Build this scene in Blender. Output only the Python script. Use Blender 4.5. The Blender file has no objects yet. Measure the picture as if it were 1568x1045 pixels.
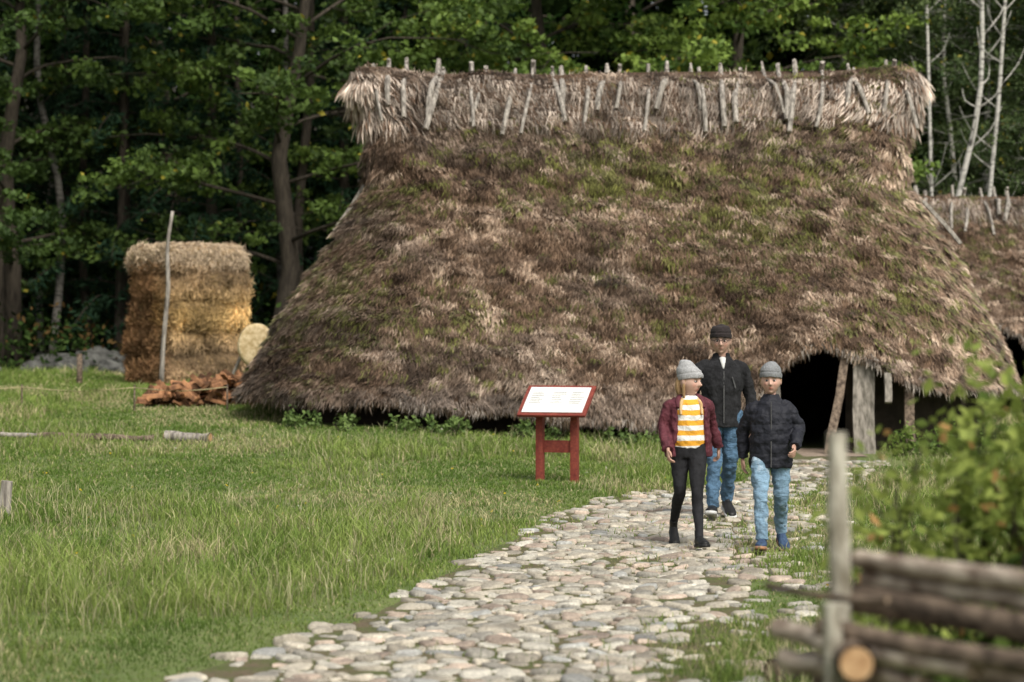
import bpy, math, numpy as np
from mathutils import Vector, Matrix
R = np.random.RandomState(7)
rad = math.radians
scene = bpy.context.scene

# ---------------------------------------------------------------- helpers
def sm(t):
    t = np.clip(t, 0, 1); return t*t*(3-2*t)
def vnoise(x, y, seed=0):
    x = np.asarray(x, float); y = np.asarray(y, float)
    xi = np.floor(x); yi = np.floor(y); fx = sm(x-xi); fy = sm(y-yi)
    def h(i, j):
        v = np.sin(i*127.1+j*311.7+seed*74.7)*43758.5453
        return v-np.floor(v)
    return (h(xi, yi)*(1-fx)+h(xi+1, yi)*fx)*(1-fy)+(h(xi, yi+1)*(1-fx)+h(xi+1, yi+1)*fx)*fy
def fbm(x, y, seed=0, o=3):
    s = 0; a = .5; t = 0
    for k in range(o):
        s = s+a*vnoise(x*2**k, y*2**k, seed+k*11); t += a; a *= .5
    return s/t
def nrm(v):
    v = np.asarray(v, float); return v/(np.linalg.norm(v, axis=-1, keepdims=True)+1e-9)

PY = [0, 5, 11.76, 12.98, 14.3, 15.7, 17.2, 19.4, 22.1, 23.7, 25.2, 26.4, 29, 32.5, 34.5]
PL = [-5.2, -3.6, -1.65, -1.21, -.865, -.61, -.39, -.02, .5, .9, 1.7, 2.5, 3.15, 3.7, 3.7]
QY = [0, 5, 11.65, 12.7, 14.8, 16.8, 19.4, 23.7, 26.8, 30, 32.5, 34.5]
QR = [-1, -.1, .92, 1.08, 1.38, 1.75, 2.22, 2.85, 3.4, 4.2, 4.65, 4.65]
def pl(y): return np.interp(y, PY, PL)
def pr(y): return np.interp(y, QY, QR)
def H(x, y):
    x = np.asarray(x, float); y = np.asarray(y, float)
    z = .75*sm((y-18)/32)*sm((4.5-x)/7.5)
    z = z+14*sm((y-72)/60)
    off = np.clip(np.maximum(pl(y)-x, x-pr(y))*1.5, 0, 1)
    return z+off*(.05*(fbm(x*.7, y*.7, 3)-.5)+.02*(vnoise(x*3, y*3, 5)-.5))

def empty(name, loc=(0, 0, 0), rot=(0, 0, 0)):
    e = bpy.data.objects.new(name, None); scene.collection.objects.link(e)
    e.location = loc; e.rotation_euler = rot; e.empty_display_size = .3
    return e
def mesh(name, V, F, mat=None, col=None, smooth=True, par=None):
    V = np.ascontiguousarray(V, dtype=np.float32)
    if isinstance(F, np.ndarray): F = [F]
    F = [np.asarray(f, dtype=np.int32) for f in F if len(f)]
    me = bpy.data.meshes.new(name)
    me.vertices.add(len(V)); me.vertices.foreach_set('co', V.ravel())
    loops = np.concatenate([f.ravel() for f in F])
    tot = np.concatenate([np.full(len(f), f.shape[1], np.int32) for f in F])
    st = np.concatenate([[0], np.cumsum(tot)[:-1]]).astype(np.int32)
    me.loops.add(len(loops)); me.loops.foreach_set('vertex_index', loops)
    me.polygons.add(len(tot)); me.polygons.foreach_set('loop_start', st)
    me.polygons.foreach_set('use_smooth', np.full(len(tot), smooth, dtype=bool))
    if col is not None:
        a = me.color_attributes.new('Col', 'FLOAT_COLOR', 'POINT')
        c = np.ones((len(V), 4), np.float32); c[:, :3] = col
        a.data.foreach_set('color', c.ravel())
    me.update(calc_edges=True); me.validate()
    if mat: me.materials.append(mat)
    o = bpy.data.objects.new(name, me); scene.collection.objects.link(o)
    if par: o.parent = par
    return o
def merge(parts):
    Vs = []; Fs = {}; n = 0
    for V, F in parts:
        if isinstance(F, np.ndarray): F = [F]
        for f in F:
            f = np.asarray(f)
            if len(f): Fs.setdefault(f.shape[1], []).append(f+n)
        Vs.append(V); n += len(V)
    return np.concatenate(Vs), [np.concatenate(v) for v in Fs.values()]
def catmull(P, n):
    P = np.asarray(P, float)
    if len(P) < 3: 
        t = np.linspace(0, 1, n*(len(P)-1)+1)[:, None]; return P[0]*(1-t)+P[-1]*t
    Q = np.vstack([2*P[0]-P[1], P, 2*P[-1]-P[-2]]); out = []
    for i in range(1, len(Q)-2):
        for k in range(n):
            t = k/n; a, b, c, d = Q[i-1], Q[i], Q[i+1], Q[i+2]
            out.append(.5*((2*b)+(-a+c)*t+(2*a-5*b+4*c-d)*t*t+(-a+3*b-3*c+d)*t**3))
    out.append(P[-1]); return np.array(out)
def loft(P, rr, seg=16, n=3, prof=None, ref=(1, 0, 0), caps=True):
    rr = np.array([(r, r) if np.isscalar(r) else r for r in rr], float)
    A = catmull(np.hstack([np.asarray(P, float), rr]), n)
    C = A[:, :3]; rr = np.abs(A[:, 3:])
    T = nrm(np.gradient(C, axis=0)); ref = np.array(ref, float)
    bx = nrm(ref-T*(T@ref)[:, None]); by = np.cross(T, bx)
    if prof is None:
        a = np.linspace(0, 2*np.pi, seg, endpoint=False); prof = np.c_[np.cos(a), np.sin(a)]
    s = len(prof); m = len(C)
    V = C[:, None]+bx[:, None]*prof[None, :, 0:1]*rr[:, None, 0:1]+by[:, None]*prof[None, :, 1:2]*rr[:, None, 1:2]
    V = V.reshape(-1, 3)
    i = np.arange(m-1)[:, None]*s; j = np.arange(s)[None]; j2 = (j+1) % s
    F = np.stack([i+j, i+j2, i+s+j2, i+s+j], -1).reshape(-1, 4)
    out = [F]
    if caps:
        V = np.vstack([V, C[0], C[-1]]); c0 = m*s; jj = np.arange(s); k2 = (jj+1) % s
        if caps == 'ngon':
            V = V[:-2]; out += [jj[::-1][None], (jj+(m-1)*s)[None]]
        else:
            out += [np.stack([k2, jj, np.full(s, c0)], -1), np.stack([jj+(m-1)*s, k2+(m-1)*s, np.full(s, c0+1)], -1)]
    return V, out
def ellipsoid(c, r, nu=20, nv=12):
    th = np.linspace(.001, np.pi-.001, nv); ph = np.linspace(0, 2*np.pi, nu, endpoint=False)
    V = np.stack([np.sin(th)[:, None]*np.cos(ph), np.sin(th)[:, None]*np.sin(ph), np.cos(th)[:, None]+0*ph], -1).reshape(-1, 3)*np.array(r)
    V = V+np.array(c)
    i = np.arange(nv-1)[:, None]*nu; j = np.arange(nu)[None]; j2 = (j+1) % nu
    F = np.stack([i+j, i+nu+j, i+nu+j2, i+j2], -1).reshape(-1, 4)
    return V, [F, np.arange(nu)[None], (np.arange(nu)[::-1]+(nv-1)*nu)[None]]
def rbox(size, r=.03, n=6, c=(0, 0, 0), M=None):
    s = np.array(size, float)/2; Vs = []; Fs = []; k = 0
    g = np.linspace(-1, 1, n+1)
    for ax in range(3):
        for sg in (-1, 1):
            a, b = np.meshgrid(g, g, indexing='ij'); p = np.zeros((n+1, n+1, 3))
            p[..., ax] = sg; p[..., (ax+1) % 3] = a; p[..., (ax+2) % 3] = b
            p = p.reshape(-1, 3)*s
            inn = np.clip(p, -(s-r), s-r); d = p-inn; p = inn+nrm(d)*r
            i, j = np.meshgrid(np.arange(n), np.arange(n), indexing='ij'); i = i.ravel(); j = j.ravel()
            f = np.stack([i*(n+1)+j, (i+1)*(n+1)+j, (i+1)*(n+1)+j+1, i*(n+1)+j+1], -1)
            if sg < 0: f = f[:, ::-1]
            Vs.append(p); Fs.append(f+k); k += len(p)
    V = np.concatenate(Vs)
    if M is not None: V = V@np.array(M).T
    return V+np.array(c), [np.concatenate(Fs)]
def rotz(a): c, s = math.cos(a), math.sin(a); return np.array([[c, -s, 0], [s, c, 0], [0, 0, 1]])
def rotx(a): c, s = math.cos(a), math.sin(a); return np.array([[1, 0, 0], [0, c, -s], [0, s, c]])
def roty(a): c, s = math.cos(a), math.sin(a); return np.array([[c, 0, s], [0, 1, 0], [-s, 0, c]])

# ---------------------------------------------------------------- materials
def newmat(name):
    m = bpy.data.materials.new(name); m.use_nodes = True
    nt = m.node_tree; b = nt.nodes['Principled BSDF']
    return m, nt, b
def N(nt, t, **k):
    n = nt.nodes.new(t)
    for a, v in k.items(): setattr(n, a, v)
    return n
def c4(c): return (c[0], c[1], c[2], 1)
def mapping(nt, scale=(1, 1, 1), rot=(0, 0, 0), coord='Object'):
    tc = N(nt, 'ShaderNodeTexCoord'); mp = N(nt, 'ShaderNodeMapping')
    mp.inputs['Scale'].default_value = scale; mp.inputs['Rotation'].default_value = rot
    nt.links.new(tc.outputs[coord], mp.inputs[0]); return mp.outputs[0]
def mix(nt, f, a, b, mode='MIX'):
    m = N(nt, 'ShaderNodeMix', data_type='RGBA', blend_type=mode)
    for s, v in ((0, f), (6, a), (7, b)):
        if hasattr(v, 'is_output') or hasattr(v, 'links'): nt.links.new(v, m.inputs[s])
        else: m.inputs[s].default_value = v if s == 0 else c4(v)
    return m.outputs[2]
def noise(nt, vec, scale, detail=4, rough=.6):
    n = N(nt, 'ShaderNodeTexNoise'); n.inputs['Scale'].default_value = scale
    n.inputs['Detail'].default_value = detail; n.inputs['Roughness'].default_value = rough
    if vec is not None: nt.links.new(vec, n.inputs['Vector'])
    return n.outputs['Fac']
def ramp(nt, v, p0, p1):
    r = N(nt, 'ShaderNodeMapRange'); r.inputs[1].default_value = p0; r.inputs[2].default_value = p1
    nt.links.new(v, r.inputs[0]); return r.outputs[0]
def bump(nt, b, h, s=.4, d=.02):
    n = N(nt, 'ShaderNodeBump'); n.inputs['Strength'].default_value = s; n.inputs['Distance'].default_value = d
    nt.links.new(h, n.inputs['Height']); nt.links.new(n.outputs[0], b.inputs['Normal'])
def pmat(name, c1, c2, scale=8, rough=.8, bs=.4, bd=.01, stretch=(1, 1, 1), attr=False, lo=.35, hi=.65, spec=.3, fine=None):
    m, nt, b = newmat(name); v = mapping(nt, stretch); f = noise(nt, v, scale)
    c = mix(nt, ramp(nt, f, lo, hi), c1, c2)
    if fine:
        f2 = noise(nt, v, fine); c = mix(nt, ramp(nt, f2, .3, .7), c, mix(nt, .45, c, (0, 0, 0)))
    else: f2 = f
    if attr:
        a = N(nt, 'ShaderNodeAttribute', attribute_name='Col'); c = mix(nt, 1., c, a.outputs['Color'], 'MULTIPLY')
    nt.links.new(c, b.inputs['Base Color']); b.inputs['Roughness'].default_value = rough
    b.inputs['Specular IOR Level'].default_value = spec
    if bs: bump(nt, b, f2, bs, bd)
    return m
def leafmat(name, tr=.35, rough=.6, spec=.25):
    m, nt, b = newmat(name); a = N(nt, 'ShaderNodeAttribute', attribute_name='Col')
    nt.links.new(a.outputs['Color'], b.inputs['Base Color']); b.inputs['Roughness'].default_value = rough
    b.inputs['Specular IOR Level'].default_value = spec
    if tr > 0:
        t = N(nt, 'ShaderNodeBsdfTranslucent'); nt.links.new(a.outputs['Color'], t.inputs[0])
        mx = N(nt, 'ShaderNodeMixShader'); mx.inputs[0].default_value = tr
        nt.links.new(b.outputs[0], mx.inputs[1]); nt.links.new(t.outputs[0], mx.inputs[2])
        nt.links.new(mx.outputs[0], nt.nodes['Material Output'].inputs[0])
    return m

M_leaf = leafmat('leaf', .3); M_leafb = leafmat('bush_leaf', .45, .6, .2); M_leafd = leafmat('shade_leaf', 0, .9, 0); M_grass = leafmat('grass_blades', .3, .6, .15); M_straw = leafmat('straw', 0, .9, .1)
M_bark = pmat('bark', (.028, .022, .016), (.07, .057, .042), 6, .9, .8, .03, (3, 3, .6))
M_birch = pmat('birch_bark', (.5, .48, .43), (.05, .045, .04), 5, .8, .4, .01, (1, 1, 3), lo=.5, hi=.68)
M_wood = pmat('weathered_wood', (.12, .105, .09), (.42, .38, .33), 5, .85, .6, .01, (4, 4, .8))
M_rail = pmat('rail_wood', (.13, .09, .065), (.55, .47, .38), 3.5, .8, .7, .012, (5, .8, 5))
M_rail2 = pmat('rail_wood_dark', (.05, .035, .025), (.22, .165, .12), 4, .85, .7, .012, (5, .8, 5))
M_post = pmat('post_wood', (.16, .14, .1), (.5, .47, .39), 7, .8, .9, .02, (3, 3, 1.2))
M_cut = pmat('cut_wood', (.34, .19, .09), (.52, .34, .18), 30, .8, .2)
M_cut2 = pmat('cut_wood_grey', (.16, .11, .07), (.3, .23, .16), 30, .8, .2)
M_fire = pmat('firewood', (.11, .06, .035), (.3, .17, .09), 6, .9, .3, attr=True)
M_plank = pmat('old_plank', (.1, .09, .072), (.3, .27, .23), 4, .9, .6, .01, (5, 5, .5))
M_dark = pmat('clay_wall', (.02, .015, .011), (.04, .03, .022), 6, .95)  # wall colour near black so the gap under the eaves reads as shadow
M_thatch = pmat('thatch_base', (.045, .028, .017), (.11, .07, .045), 7, .95, .9, .05, (1, 1, .5))
M_stone = pmat('cobble', (.6, .57, .52), (.95, .91, .82), 9, .75, .5, .01, attr=True, fine=60)
M_rock = pmat('boulder', (.03, .03, .027), (.11, .11, .1), 5, .9, .8, .03)

# ---------------------------------------------------------------- ground
def grid(xs, ys, hf):
    X, Y = np.meshgrid(xs, ys); Z = hf(X, Y); V = np.stack([X, Y, Z], -1).reshape(-1, 3)
    n = len(xs); i, j = np.meshgrid(np.arange(len(ys)-1), np.arange(n-1), indexing='ij'); i = i.ravel(); j = j.ravel()
    return V, np.stack([i*n+j, i*n+j+1, (i+1)*n+j+1, (i+1)*n+j], -1)
xs = np.concatenate([[-400, -200, -100, -60, -40], np.arange(-30, 30, .35), [32, 40, 60, 100, 200, 400]])
ys = np.concatenate([[-200, -80, -30, -10], np.arange(-4, 60, .35), np.arange(60, 140, 3), [160, 220, 400]])
V, F = grid(xs, ys, H)
m, nt, b = newmat('ground'); v = mapping(nt, coord='Object')
n1 = noise(nt, v, .9); n2 = noise(nt, v, 14); n3 = noise(nt, v, 60)
g = mix(nt, ramp(nt, n1, .35, .65), (.1, .15, .032), (.16, .2, .055))
g = mix(nt, ramp(nt, n2, .5, .75), g, (.13, .11, .055))
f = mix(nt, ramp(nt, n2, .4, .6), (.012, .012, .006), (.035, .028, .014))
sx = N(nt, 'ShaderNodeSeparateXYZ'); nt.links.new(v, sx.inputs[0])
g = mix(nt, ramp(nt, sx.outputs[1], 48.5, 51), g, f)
nt.links.new(g, b.inputs['Base Color']); b.inputs['Roughness'].default_value = .95
bump(nt, b, n3, .6, .03)
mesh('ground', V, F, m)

ys = np.arange(2, 34, .12); us = np.linspace(0, 1, 24)
YY, UU = np.meshgrid(ys, us, indexing='ij')
wob = .12*(fbm(YY*1.3, UU*0+3, 9)-.5)
XX = (pl(YY)+wob)*(1-UU)+(pr(YY)+wob)*UU; ZZ = H(XX, YY)+.006
V = np.stack([XX, YY, ZZ], -1).reshape(-1, 3); n = len(us)
i, j = np.meshgrid(np.arange(len(ys)-1), np.arange(n-1), indexing='ij'); i = i.ravel(); j = j.ravel()
M_bed = pmat('path_bed', (.17, .13, .08), (.11, .14, .04), 4, .95, .6, .02, fine=50)
path = empty('cobblestone_path')
mesh('bed', V, np.stack([i*n+j, i*n+j+1, (i+1)*n+j+1, (i+1)*n+j], -1), M_bed, par=path)

def clip(poly, p, nv):
    out = []; L = len(poly); d = [(q[0]-p[0])*nv[0]+(q[1]-p[1])*nv[1] for q in poly]
    for a in range(L):
        b2 = (a+1) % L
        if d[a] <= 0: out.append(poly[a])
        if (d[a] <= 0) != (d[b2] <= 0):
            t = d[a]/(d[a]-d[b2]); A, B = poly[a], poly[b2]
            out.append((A[0]+(B[0]-A[0])*t, A[1]+(B[1]-A[1])*t))
    return out
sp = .132; gy = np.arange(8, 31.5, sp*.9); gx = np.arange(-3.2, 5, sp)
pts = np.zeros((len(gy), len(gx), 3))
for a, y in enumerate(gy):
    for c, x in enumerate(gx):
        pts[a, c] = (x+(.5*sp if a % 2 else 0)+R.uniform(-.42, .42)*sp, y+R.uniform(-.38, .38)*sp, R.uniform(-1, 1)*sp*sp*.42)
Vs = []; Fs = {3: [], 4: []}; Cs = []; nv = 0
for a in range(2, len(gy)-2):
    for c in range(2, len(gx)-2):
        x, y, w = pts[a, c]
        e = min(x-pl(y), pr(y)-x); lim = .26*(vnoise(x*3, y*2, 4)-.5)
        stray = (-.5 < e < lim) and x > 0.5*(pl(y)+pr(y)) and R.rand() < .4
        if e < lim and not stray: continue
        if R.rand() < .04+.12*(y > 24)+.26*(vnoise(x*2.2, y*.8, 14) > .66)+.25*(e < .3): continue
        poly = [(x-.2, y-.2), (x+.2, y-.2), (x+.2, y+.2), (x-.2, y+.2)]
        for da in (-2, -1, 0, 1, 2):
            for dc in (-2, -1, 0, 1, 2):
                if da or dc:
                    q = pts[a+da, c+dc]; dx, dy = q[0]-x, q[1]-y; L2 = dx*dx+dy*dy
                    if L2 > .2 or L2 < 1e-5: continue
                    t = .5+(w-q[2])/(2*L2)
                    poly = clip(poly, (x+dx*t, y+dy*t), (dx, dy))
                    if len(poly) < 3: break
            if len(poly) < 3: break
        if len(poly) < 3: continue
        P = np.array(poly); cc = P.mean(0)
        P = cc+(P-cc)*(1-R.uniform(.007, .02)/(np.linalg.norm(P-cc, axis=1).mean()+1e-6))
        for _ in range(2):
            Q = np.roll(P, -1, 0); P = np.stack([.75*P+.25*Q, .25*P+.75*Q], 1).reshape(-1, 2)
        P = P+R.normal(0, .002, P.shape); k = len(P)
        rr = np.linalg.norm(P-cc, axis=1).mean()
        if rr < .022: continue
        h = R.uniform(.012, .034)*min(1, rr/.06); tl = R.normal(0, .1, 2); z0 = float(H(cc[0], cc[1]))
        rings = [(1., -.02), (.99, h*.35), (.92, h*.8), (.68, h), ]
        base = nv; vv = []
        for s, z in rings:
            q = cc+(P-cc)*s; zz = z0+z+(q-cc)@tl*(z > 0); vv.append(np.c_[q, zz])
        vv.append(np.array([[cc[0], cc[1], z0+h*1.05]]))
        vv = np.concatenate(vv); vv[:, 2] += R.normal(0, .0012, len(vv)); Vs.append(vv)
        j = np.arange(k); j2 = (j+1) % k
        for r in range(3): Fs[4].append(base+np.stack([r*k+j, r*k+j2, (r+1)*k+j2, (r+1)*k+j], -1))
        Fs[3].append(base+np.stack([3*k+j, 3*k+j2, np.full(k, 4*k)], -1))
        br = R.uniform(.4, .86); tint = R.choice(4, p=[.36, .4, .16, .08])
        tc = [(1, .98, .91), (1, .94, .83), (1, .84, .74), (.8, .83, .85)][tint]
        Cs.append(np.tile(np.array(tc)*br, (len(vv), 1))); nv += len(vv)
mesh('cobbles', np.concatenate(Vs), [np.concatenate(Fs[3]), np.concatenate(Fs[4])], M_stone, np.concatenate(Cs), par=path)

# ---------------------------------------------------------------- grass
def blades(n_, pos, L, W, lean, colr):
    a = R.uniform(0, 2*np.pi, n_); side = np.stack([np.cos(a), np.sin(a), 0*a], -1)
    la = R.uniform(0, 2*np.pi, n_); ld = np.stack([np.cos(la), np.sin(la), 0*la], -1)*lean[:, None]
    up = np.array([0, 0, 1.])
    b0 = pos-side*W[:, None]/2; b1 = pos+side*W[:, None]/2
    m_ = pos+(up*.55+ld*.25)*L[:, None]; t = pos+(up*.92+ld*.9)*L[:, None]
    m0 = m_-side*W[:, None]*.4; m1 = m_+side*W[:, None]*.4
    V = np.stack([b0, b1, m1, m0, t], 1).reshape(-1, 3); k = np.arange(n_)[:, None]*5
    F4 = k+np.array([[0, 1, 2, 3]]); F3 = k+np.array([[3, 2, 4]])
    sh = np.array([.6, .6, .95, .95, 1.15])[None, :, None]
    C = (colr[:, None, :]*sh).reshape(-1, 3)
    return V, [F4, F3], C
NB = 480000
yy = 8+44*R.rand(NB)**1.25; xx = (R.rand(NB)*2-1)*(.235*yy+1.6)
e = np.minimum(xx-pl(yy), pr(yy)-xx)
keep = (e < .2*(vnoise(xx*4, yy*4, 8)-.35)) | ((R.rand(NB) < .4) & (vnoise(xx*2.2, yy*.8, 14) > .62)) | (R.rand(NB) < .05) | ((e < .3) & (R.rand(NB) < .3))
keep &= ~((xx > -3.3) & (xx < 7.) & (yy > 33.7) & (yy < 41))
keep &= ~((yy > 30) & (xx > 3.5) & (xx < 5.0))
xx = xx[keep]; yy = yy[keep]; e = e[keep]; n_ = len(xx)
cl = fbm(xx*.55, yy*.4, 21); cl2 = vnoise(xx*4, yy*4, 31); cl3 = fbm(xx*1.6, yy*1.1, 91)
L = (.03+.10*cl2*cl)*(1+2.2*sm((cl-.5)*6)*R.rand(n_)); L *= R.uniform(.6, 1.3, n_)
L *= .55+.45*sm((-e)/1.3)
L = np.where(e > -.02, L*.7, L)
Wd = yy*.00042+.0015
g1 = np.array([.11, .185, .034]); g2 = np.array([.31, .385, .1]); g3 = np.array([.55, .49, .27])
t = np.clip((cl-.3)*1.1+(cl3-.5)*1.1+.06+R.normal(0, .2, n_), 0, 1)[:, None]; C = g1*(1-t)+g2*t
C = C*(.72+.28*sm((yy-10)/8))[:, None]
dry = (R.rand(n_) < (.08+.45*sm((fbm(xx*.8, yy*.4, 77)-.5)*5))*(.4+.6*sm((yy-12)/6)))[:, None]; C = np.where(dry, g3*R.uniform(.55, 1.1, (n_, 1)), C)
pos = np.stack([xx, yy, H(xx, yy)-.005], -1)
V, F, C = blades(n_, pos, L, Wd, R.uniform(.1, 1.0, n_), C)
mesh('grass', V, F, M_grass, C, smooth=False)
n_ = 30000; yy = 9+36*R.rand(n_)**1.2; xx = (R.rand(n_)*2-1)*(.235*yy+1); e = np.minimum(xx-pl(yy), pr(yy)-xx)
k = (e < -.3) & (fbm(xx*.55, yy*.4, 21)+.2*vnoise(xx*3, yy*3, 6) > .58) & (yy < 33); xx = xx[k]; yy = yy[k]; n_ = len(xx)
V, F, C = blades(n_, np.stack([xx, yy, H(xx, yy)], -1), R.uniform(.1, .25, n_), np.full(n_, .003)+yy*.00013, R.uniform(.1, .8, n_), np.tile([.52, .49, .28], (n_, 1))*R.uniform(.5, 1.2, (n_, 1)))
mesh('tall_grass', V, F, M_grass, C, smooth=False)
def leaves(C, size, colr, up=.5, asp=.32):
    n_ = len(C); a = nrm(R.normal(0, 1, (n_, 3))); nn = nrm(R.normal(0, 1, (n_, 3))+np.array([0, 0, up*2]))
    b_ = nrm(np.cross(nn, a)); a = np.cross(b_, nn); s = np.asarray(size).reshape(-1, 1)*np.ones((n_, 1))
    V = np.stack([C-a*s*.5, C+b_*s*asp, C+a*s*.5+nn*s*.12, C-b_*s*asp], 1).reshape(-1, 3)
    F = np.arange(n_)[:, None]*4+np.array([[0, 1, 2, 3]])
    return V, F, np.repeat(colr, 4, axis=0)
n_ = 110; yy = R.uniform(14, 33, n_); xx = (R.rand(n_)*2-1)*(.22*yy); k = (np.minimum(xx-pl(yy), pr(yy)-xx) < -.15); xx = xx[k]; yy = yy[k]
P = np.stack([xx, yy, H(xx, yy)+R.uniform(.05, .1, len(xx))], -1)
P = np.repeat(P, 4, 0)+R.normal(0, .005, (len(P)*4, 3))
cc = np.where((R.rand(len(xx)) < .8)[:, None], [.75, .55, .03], [.6, .6, .5]); cc = np.repeat(cc, 4, 0)
V, F, C = leaves(P, np.full(len(P), .02), cc, 1.5, .5); mesh('meadow_flowers', V, F, M_leaf, C, smooth=False)

# ---------------------------------------------------------------- thatched houses
def straw_on(P, Nn, D, L, W, lift, jit, colr):
    n_ = len(P); s = nrm(np.cross(Nn, D)); d = nrm(D+s*R.normal(0, 1, (n_, 1))*jit[:, None]+Nn*lift[:, None])
    s = nrm(np.cross(Nn, d)+Nn*R.normal(0, .4, (n_, 1)))
    w = W[:, None]/2; L = L[:, None]
    V = np.stack([P-s*w, P+s*w, P+d*L*.6+s*w*.8-Nn*0, P+d*L+Nn*(-.1)*L], 1).reshape(-1, 3)
    F = np.arange(n_)[:, None]*4+np.array([[0, 1, 2, 3]])
    C = (colr[:, None, :]*np.array([.5, .55, 1., 1.15])[None, :, None]).reshape(-1, 3)
    return V, F, C

def thatched_house(name, origin, zk, xLk, xRk, Wk, eave_f, bulge=None, ridge_z=4.75, dens=1.0, stick_n=28, seed=1, door=(3.72, 4.68), sag=.1, wall_in=1.9, moss_at=None):
    root = empty(name, origin)
    ox, oy, oz = origin
    nS, nA, nE, nR = 120, 16, 12, 70
    ztop = zk[-1]
    def section(z):
        xl_, xr_, w_ = np.interp(z, zk, xLk), np.interp(z, zk, xRk), np.interp(z, zk, Wk)
        r = np.minimum(w_*.68, 2.3); return xl_, xr_, w_, r
    U = []
    for k, c_ in (('f', nS), ('a', nA), ('r', nE), ('b', nA), ('k', nS//2), ('c', nA), ('l', nE), ('d', nA)):
        U += [(k, t) for t in np.linspace(0, 1, c_, endpoint=False)]
    def pt(k, t, z):
        a, b_, w_, r = section(z); h = math.pi/2
        if k == 'f': return (a+r)*(1-t)+(b_-r)*t, -w_
        if k == 'a': return b_-r+r*np.sin(t*h), -w_+r-r*np.cos(t*h)
        if k == 'r': return b_+0*r, (-w_+r)*(1-t)+(w_-r)*t
        if k == 'b': return b_-r+r*np.cos(t*h), w_-r+r*np.sin(t*h)
        if k == 'k': return (b_-r)*(1-t)+(a+r)*t, w_+0*r
        if k == 'c': return a+r-r*np.sin(t*h), w_-r+r*np.cos(t*h)
        if k == 'l': return a+0*r, (w_-r)*(1-t)+(-w_+r)*t
        return a+r-r*np.cos(t*h), -w_+r-r*np.sin(t*h)
    nu = len(U); G = np.zeros((nR, nu, 3))
    vs_ = np.linspace(0, 1, nR)
    for j, (k, t) in enumerate(U):
        x0, y0 = pt(k, t, np.array([1.1])); e0 = eave_f(float(x0[0]), float(y0[0]))
        z = e0+(ztop-e0)*vs_; x, y = pt(k, t, z)
        G[:, j, 0] = x; G[:, j, 1] = y; G[:, j, 2] = z
    if bulge is not None: G = bulge(G)
    cx = (xLk[0]+xRk[0])/2
    cdir = G.copy(); cdir[..., 0] = (cdir[..., 0]-np.clip(cdir[..., 0], xLk[0]+3, xRk[0]-3)); cdir[..., 2] = 0; cdir = nrm(cdir)
    lump = fbm(G[..., 0]*1.1+G[..., 1], G[..., 2]*1.6, seed)-.5
    lump2 = vnoise(G[..., 0]*4+G[..., 1]*3, G[..., 2]*6, seed+5)-.5
    G = G+cdir*(.22*lump+.12*lump2)[..., None]
    G[..., 2] -= sag*sm((G[..., 2]-2)/3)*np.cos((G[..., 0]-cx)/(xRk[-1]-xLk[-1])*np.pi)
    G[..., 2] += .14*(vnoise(G[..., 0]*2.1, G[..., 2]*0, seed+8)-.5)*sm((G[..., 2]-4.5))
    G[0, :, 2] += .1*(vnoise(G[0, :, 0]*2.2, G[0, :, 1]*2.2, seed+9)-.5)
    inn = []
    for dd, dz in ((.3, .05), (.45, .25), (.8, .5)):
        q = G[0].copy(); q[:, :2] -= cdir[0][:, :2]*dd; q[:, 2] += dz; inn.append(q)
    full = np.concatenate([np.array(inn[::-1]), G], 0); nr = len(full)
    i, j = np.meshgrid(np.arange(nr-1), np.arange(nu), indexing='ij'); i = i.ravel(); j = j.ravel(); j2 = (j+1) % nu
    F = np.stack([i*nu+j, i*nu+j2, (i+1)*nu+j2, (i+1)*nu+j], -1)
    capf = ((nr-1)*nu+np.arange(nu))[None]
    mesh('thatch_roof', full.reshape(-1, 3), [F, capf], M_thatch, par=root)
    A = G[:-1]; B = np.roll(G, -1, 1)[:-1]; C_ = np.roll(G, -1, 1)[1:]; D_ = G[1:]
    nn = np.cross(B-A, D_-A); area = np.linalg.norm(nn, axis=-1); nn = nrm(nn)
    out = (nn*cdir[:-1]).sum(-1) < 0; nn[out] *= -1
    down = nrm(A-D_)
    fa = area.ravel().copy(); back = (G[:-1, :, 1] > .6).ravel(); fa[back] *= .3
    def samp(n_):
        idx = R.choice(len(fa), n_, p=fa/fa.sum()); u = R.rand(n_, 1); v_ = R.rand(n_, 1)
        a, b_, c_, d_ = [q.reshape(-1, 3)[idx] for q in (A, B, C_, D_)]
        return (a*(1-u)+b_*u)*(1-v_)+(d_*(1-u)+c_*u)*v_, nn.reshape(-1, 3)[idx], down.reshape(-1, 3)[idx]
    nt_ = int(19000*dens); nb = 15
    P, Nn, D = samp(nt_)
    arow = P[:, 0]+P[:, 1]*.6
    big = fbm(arow*.8, P[:, 2]*1.2, seed+40); med = vnoise(arow*3.6, P[:, 2]*6.5, seed+50); med2 = vnoise(arow*7, P[:, 2]*11, seed+51)
    tone = np.clip(.44+.4*(big-.5)+.7*(med-.5)+.5*(med2-.5)+R.normal(0, .15, nt_), 0, 1)[:, None]
    c_d = np.array([.06, .036, .023]); c_m = np.array([.27, .175, .115]); c_l = np.array([.76, .58, .43])
    col_ = np.where(tone < .5, c_d+(c_m-c_d)*tone*2, c_m+(c_l-c_m)*sm((tone-.5)*2.))
    grey = sm((fbm(arow*.6+9, P[:, 2]*.9, seed+90)-.5)*4)[:, None]*.3; lum = col_.mean(1, keepdims=True); col_ = col_*(1-grey)+lum*np.array([1.12, 1.0, .88])*grey
    moss = sm((fbm(arow*.7+3, P[:, 2]*1.1, seed+61)-.45)*4)*.4*sm((P[:, 2]-.9)/1.0)
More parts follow.
